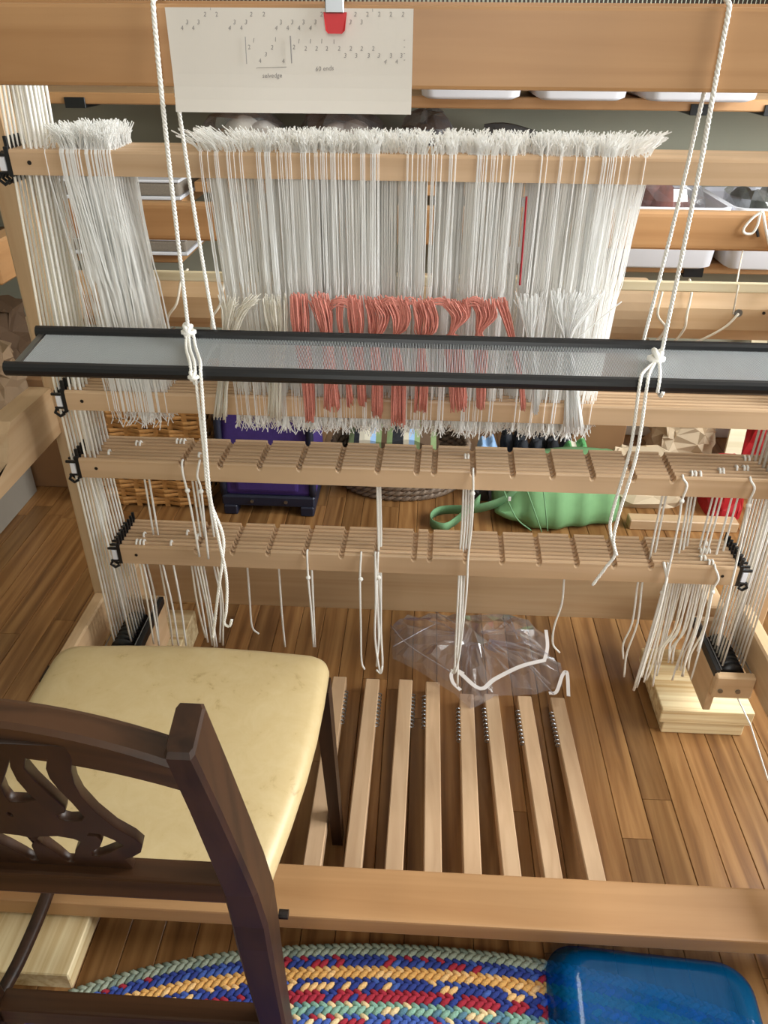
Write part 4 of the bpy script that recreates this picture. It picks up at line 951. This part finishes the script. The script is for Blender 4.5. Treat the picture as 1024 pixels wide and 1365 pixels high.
bm = nb()
for k in range(9): box(bm, (-1.06+.38*k/8-.008, 2.131, 0), (-1.06+.38*k/8+.008, 2.136, .41))
o = obj('stakes', bm, 'wicker', bk); obj('lining', box(nb(), (-1.05, 2.14, .004), (-.69, 2.41, .40)), 'carton', bk)
# purple bag on a navy base
pb = thing('rolling_bag', 'purple fabric bag on a navy plastic base with two rivets', 'bag', (-.48, 2.24, 0))
bm = nb(); loft(bm, [rrect(-.478, 2.24, w, d, .03, z) for w, d, z in ((.150, .125, .065), (.155, .13, .08), (.150, .12, .25), (.135, .10, .42), (.12, .085, .44))]); obj('body', bm, 'purple', pb, False)
bm = nb(); box(bm, (-.63, 2.10, .03), (-.326, 2.37, .07), .006)
for s in (-.625, -.375): box(bm, (s, 2.095, 0), (s+.045, 2.37, .035), .004)
obj('base', bm, 'navy', pb)
for x in (-.53, -.42): obj('rivet', cyl(nb(), (x, 2.098, .052), (0, 1, 0), .006, .006, 10), 'metal', pb)
for x in (-.622, -.334): obj('piping', tube(nb(), smoothpath([(x, 2.115, .07), (x, 2.11, .2), (x*.98-.01, 2.13, .42)]), .012, 8), 'navy', pb, True)
obj('pocket', box(nb(), (-.58, 2.10, .085), (-.378, 2.125, .24), .01, 2), 'purple', pb)
# low round wicker basket with folded cloths
gb = thing('low_basket', 'low grey-brown wicker basket full of striped cloth on the floor', 'basket', (-.07, 2.36, 0))
for i in range(7):
    bm = nb(); zz = .012+i*.021
    for ph in (0, PI):
        pts = []
        for k in range(97):
            a = k/96*2*PI; rr_ = .006*math.cos(24*a+ph); pts.append((-.060+(.212+rr_+.003*i)*math.cos(a), 2.375+(.16+rr_+.003*i)*math.sin(a), zz+.007*math.sin(24*a+ph)))
        tube(bm, pts, .0085, 5)
    obj('weaver', bm, 'grey_wicker', gb, True)
obj('lining', cyl(nb(), (-.075, 2.375, .075), (0, 0, 1), .15, .13, 20), 'brown_bag', gb)
def cloth(c, r, mat, label, stripes=None):
    bm = nb(); n = 16; secs = []
    for i in range(n+1):
        u = i/n; x = c[0]-r[0]+2*r[0]*u; hh = r[2]*(.72+.28*math.sin(PI*u))+.006*math.sin(u*11)
        secs.append([Vector((x, c[1]-r[1], c[2]-r[2])), Vector((x, c[1]-r[1]-.004, c[2]-r[2]+hh*1.4)), Vector((x, c[1]-r[1]*.6, c[2]-r[2]+hh*1.9)), Vector((x, c[1]+r[1]*.6, c[2]-r[2]+hh*1.95)), Vector((x, c[1]+r[1], c[2]-r[2]+hh*1.3)), Vector((x, c[1]+r[1], c[2]-r[2]))])
    mats = stripes or [mat]; loft(bm, secs); bmesh.ops.recalc_face_normals(bm, faces=bm.faces)
    if stripes:
        for f in bm.faces: f.material_index = int((f.calc_center_median().x-c[0]+r[0])/.022) % len(stripes)
    tag(obj('folded_cloth', bm, mats), label, 'cloth')
cloth((-.085, 2.36, .186), (.145, .10, .05), None, 'sage, grey and cream striped cloth folded in the low basket', ['sage', 'charcoal', 'cream_cloth', 'light_blue', 'sage', 'brown_bag'])
cloth((at(652, 582, Y=2.46).x, 2.46, .062), (.036, .05, .062), 'light_blue', 'light blue cloth bunched on the floor beside the charcoal yarn balls')
cloth((.212, 2.27, .03), (.03, .04, .028), 'dark_bag', 'dark cloth heap on the floor behind the green bag strap')
for i, px in enumerate((684, 707, 729, 748)):
    yb_ = 2.565 if i % 2 == 0 else 2.492; p = at(px, 580, Y=yb_); bm = nb(); 
    for k in range(9): a = k*PI/9; tube(bm, [(p.x+.034*math.cos(q*PI/8)*math.cos(a)-.02*math.sin(q*PI/8)*math.sin(a), yb_+.034*math.cos(q*PI/8)*math.sin(a), .056+.042*math.sin(q*PI/4+k)+.001*k) for q in range(17)], .012, 5)
    tag(obj('yarn_ball', bm, 'charcoal', None, True), 'charcoal yarn ball heaped behind the green bag', 'yarn', 'charcoal yarn balls')
p = at(775, 587, Y=2.40); cloth((.553, 2.405, .075), (.048, .042, .075), None, 'green and white checked cloth above the green bag', ['gingham_green', 'cream_cloth', 'gingham_green'])
# green bag with its strap
gbag = thing('green_bag', 'green fabric shoulder bag slumped on the floor with its strap looped', 'bag', (.42, 2.2, 0))
bm = nb(); secs = []
for i in range(15):
    u = i/14; x = .255+.385*u; h_ = .160+.03*u-.09*max(0, .25-u)/.25; yb = 2.045+.10*max(0, u-.45)+.07*max(0, .4-u); w_ = .020+.10*math.sin(PI*min(1, .12+u*.8))
    crease = .008*math.cos(i*2.2); lift = .035*max(0, .3-u)/.3
    secs.append([Vector((x, yb+.03, 0+lift)), Vector((x, yb+crease, .03+lift)), Vector((x, yb+.02+crease, h_*.55)), Vector((x, yb+.07+crease*.5, h_*.92)), Vector((x, yb+.11, h_)), Vector((x, yb+.16+w_, h_*.9)), Vector((x, yb+.18+w_, h_*.4)), Vector((x, yb+.16+w_, 0+lift))])
loft(bm, secs); bmesh.ops.recalc_face_normals(bm, faces=bm.faces); bmesh.ops.subdivide_edges(bm, edges=bm.edges, cuts=1, smooth=.6, use_grid_fill=True)
for v in bm.verts: v.co.z = max(v.co.z, 0)
obj('body', bm, 'green_cloth', gbag, True)
for pth in ([(672, 655), (688, 690), (708, 707)], [(702, 652), (712, 680), (722, 709)], [(724, 650), (728, 685), (730, 708)]):
    q = [at(a, b, Y=2.035+.02*(i < 1)) for i, (a, b) in enumerate(pth)]; q = [Vector((v.x, v.y, max(v.z, .003))) for v in q]; obj('seam', tube(nb(), smoothpath(q), .0022, 5), 'green_strap', gbag, True)
P = smoothpath([at(690, 650, Y=2.10), at(668, 668, Y=2.10), at(635, 678, z=.05), at(590, 680, z=.02), at(575, 688, z=.018), at(576, 698, z=.018), at(592, 703, z=.018), at(608, 694, z=.02), at(640, 665, z=.10)], 6)
bm = nb(); secs = []
for i, p_ in enumerate(P):
    d = (P[min(i+1, len(P)-1)]-P[max(i-1, 0)]).normalized(); nn_ = d.cross(Vector((0, -.35, 1))).normalized()
    upv = Vector((0, 0, 1)); secs.append([p_-upv*.016+nn_*.001, p_+upv*.016+nn_*.001, p_+upv*.016-nn_*.001, p_-upv*.016-nn_*.001])
loft(bm, secs); bmesh.ops.recalc_face_normals(bm, faces=bm.faces); obj('strap', bm, 'green_strap', gbag, True)
obj('strap_tag', box(nb(), at(678, 662, Y=2.05), at(681, 668, Y=2.046)), 'white_tape', gbag)
# paper bags, carton, red bag, plank
def crumple(name, label, a, b, top, bot_z, Y, depth, mat, seed, cat='bag', amp=.022):
    xa, xb = at(a, 640, Y=Y).x, at(b, 640, Y=Y).x; zt = at((a+b)/2, top, Y=Y).z; rr = random.Random(seed); bm = nb(); secs = []; nl = 6; per = 26
    for j in range(nl+1):
        v = j/nl; ring = []
        for k in range(per):
            an = 2*PI*k/per; cx_, cy_ = (xa+xb)/2, Y+depth/2; sq = lambda c: math.copysign(abs(c)**.55, c)
            ring.append(Vector((cx_+(xb-xa)/2*sq(math.cos(an))*(1-.18*v)+rr.uniform(-amp, amp)*(v > 0), cy_+depth/2*sq(math.sin(an))*(1-.35*v)+rr.uniform(-amp, amp)*(v > 0), bot_z+(zt-bot_z)*v+rr.uniform(-amp, amp)*.6*(v > 0))))
        secs.append(ring)
    loft(bm, secs); bmesh.ops.triangulate(bm, faces=bm.faces); bmesh.ops.recalc_face_normals(bm, faces=bm.faces); return tag(obj(name, bm, mat), label, cat)
crumple('paper_bag', 'crumpled pale kraft paper bag on the floor beside the green bag', 814, 925, 628, .0, 2.22, .22, 'pale_kraft', 2, amp=.026)
crumple('paper_bag', 'tall crumpled cream paper bag behind the lamms beside the red bag', 868, 948, 562, .0, 2.52, .2, 'pale_kraft', 5)
tag(obj('carton', box(nb(), (.55, 2.52, 0), (.74, 2.72, .45), .003), 'carton'), 'brown cardboard carton behind the crumpled paper bags', 'box')
tag(obj('floor_plank', box(nb(), (.68, 2.085, 0), (1.02, 2.13, .035), .003), 'beech_X'), 'short wooden board on the floor before the paper bags', 'board')
crumple('red_bag', 'red fabric bag on the floor against the far post', 985, 1050, 560, .0, 2.47, .22, 'red_cloth', 9, amp=.010)
bm = nb(); prism(bm, [(1.040, 2.368, 0), (1.095, 2.368, 0), (1.250, 2.775, .51), (1.195, 2.775, .51)], (0, -.0094, .0075)); tag(obj('leaning_board', bm, 'stick_wood'), 'pale board leaning on the wall between the cream paper bag and the red bag', 'board')
crumple('red_pouch', 'low red pouch on the floor beside the pale paper bag', 958, 1008, 630, .0, 2.16, .16, 'red_cloth', 21, amp=.008)
# by the left wall
tag(obj('grey_carton', box(nb(), (-1.62, 1.93, 0), (-1.295, 2.20, .40), .004), 'grey_carton'), 'grey storage carton on the floor by the breast beam arm', 'box')
crumple('brown_bag', 'large dark brown paper bag behind the breast beam arm', -60, 62, 425, .40, 2.24, .26, 'brown_bag', 12, amp=.016)
crumple('paper_bag', 'slumped tan paper bag on the grey carton', -70, 34, 482, .40, 1.98, .2, 'tan_bag', 15, amp=.018)
tag(obj('bag_stand', box(nb(), (-1.62, 2.23, 0), (-1.10, 2.54, .40), .004), 'carton'), 'brown carton carrying the dark paper bag behind the grey carton', 'box')
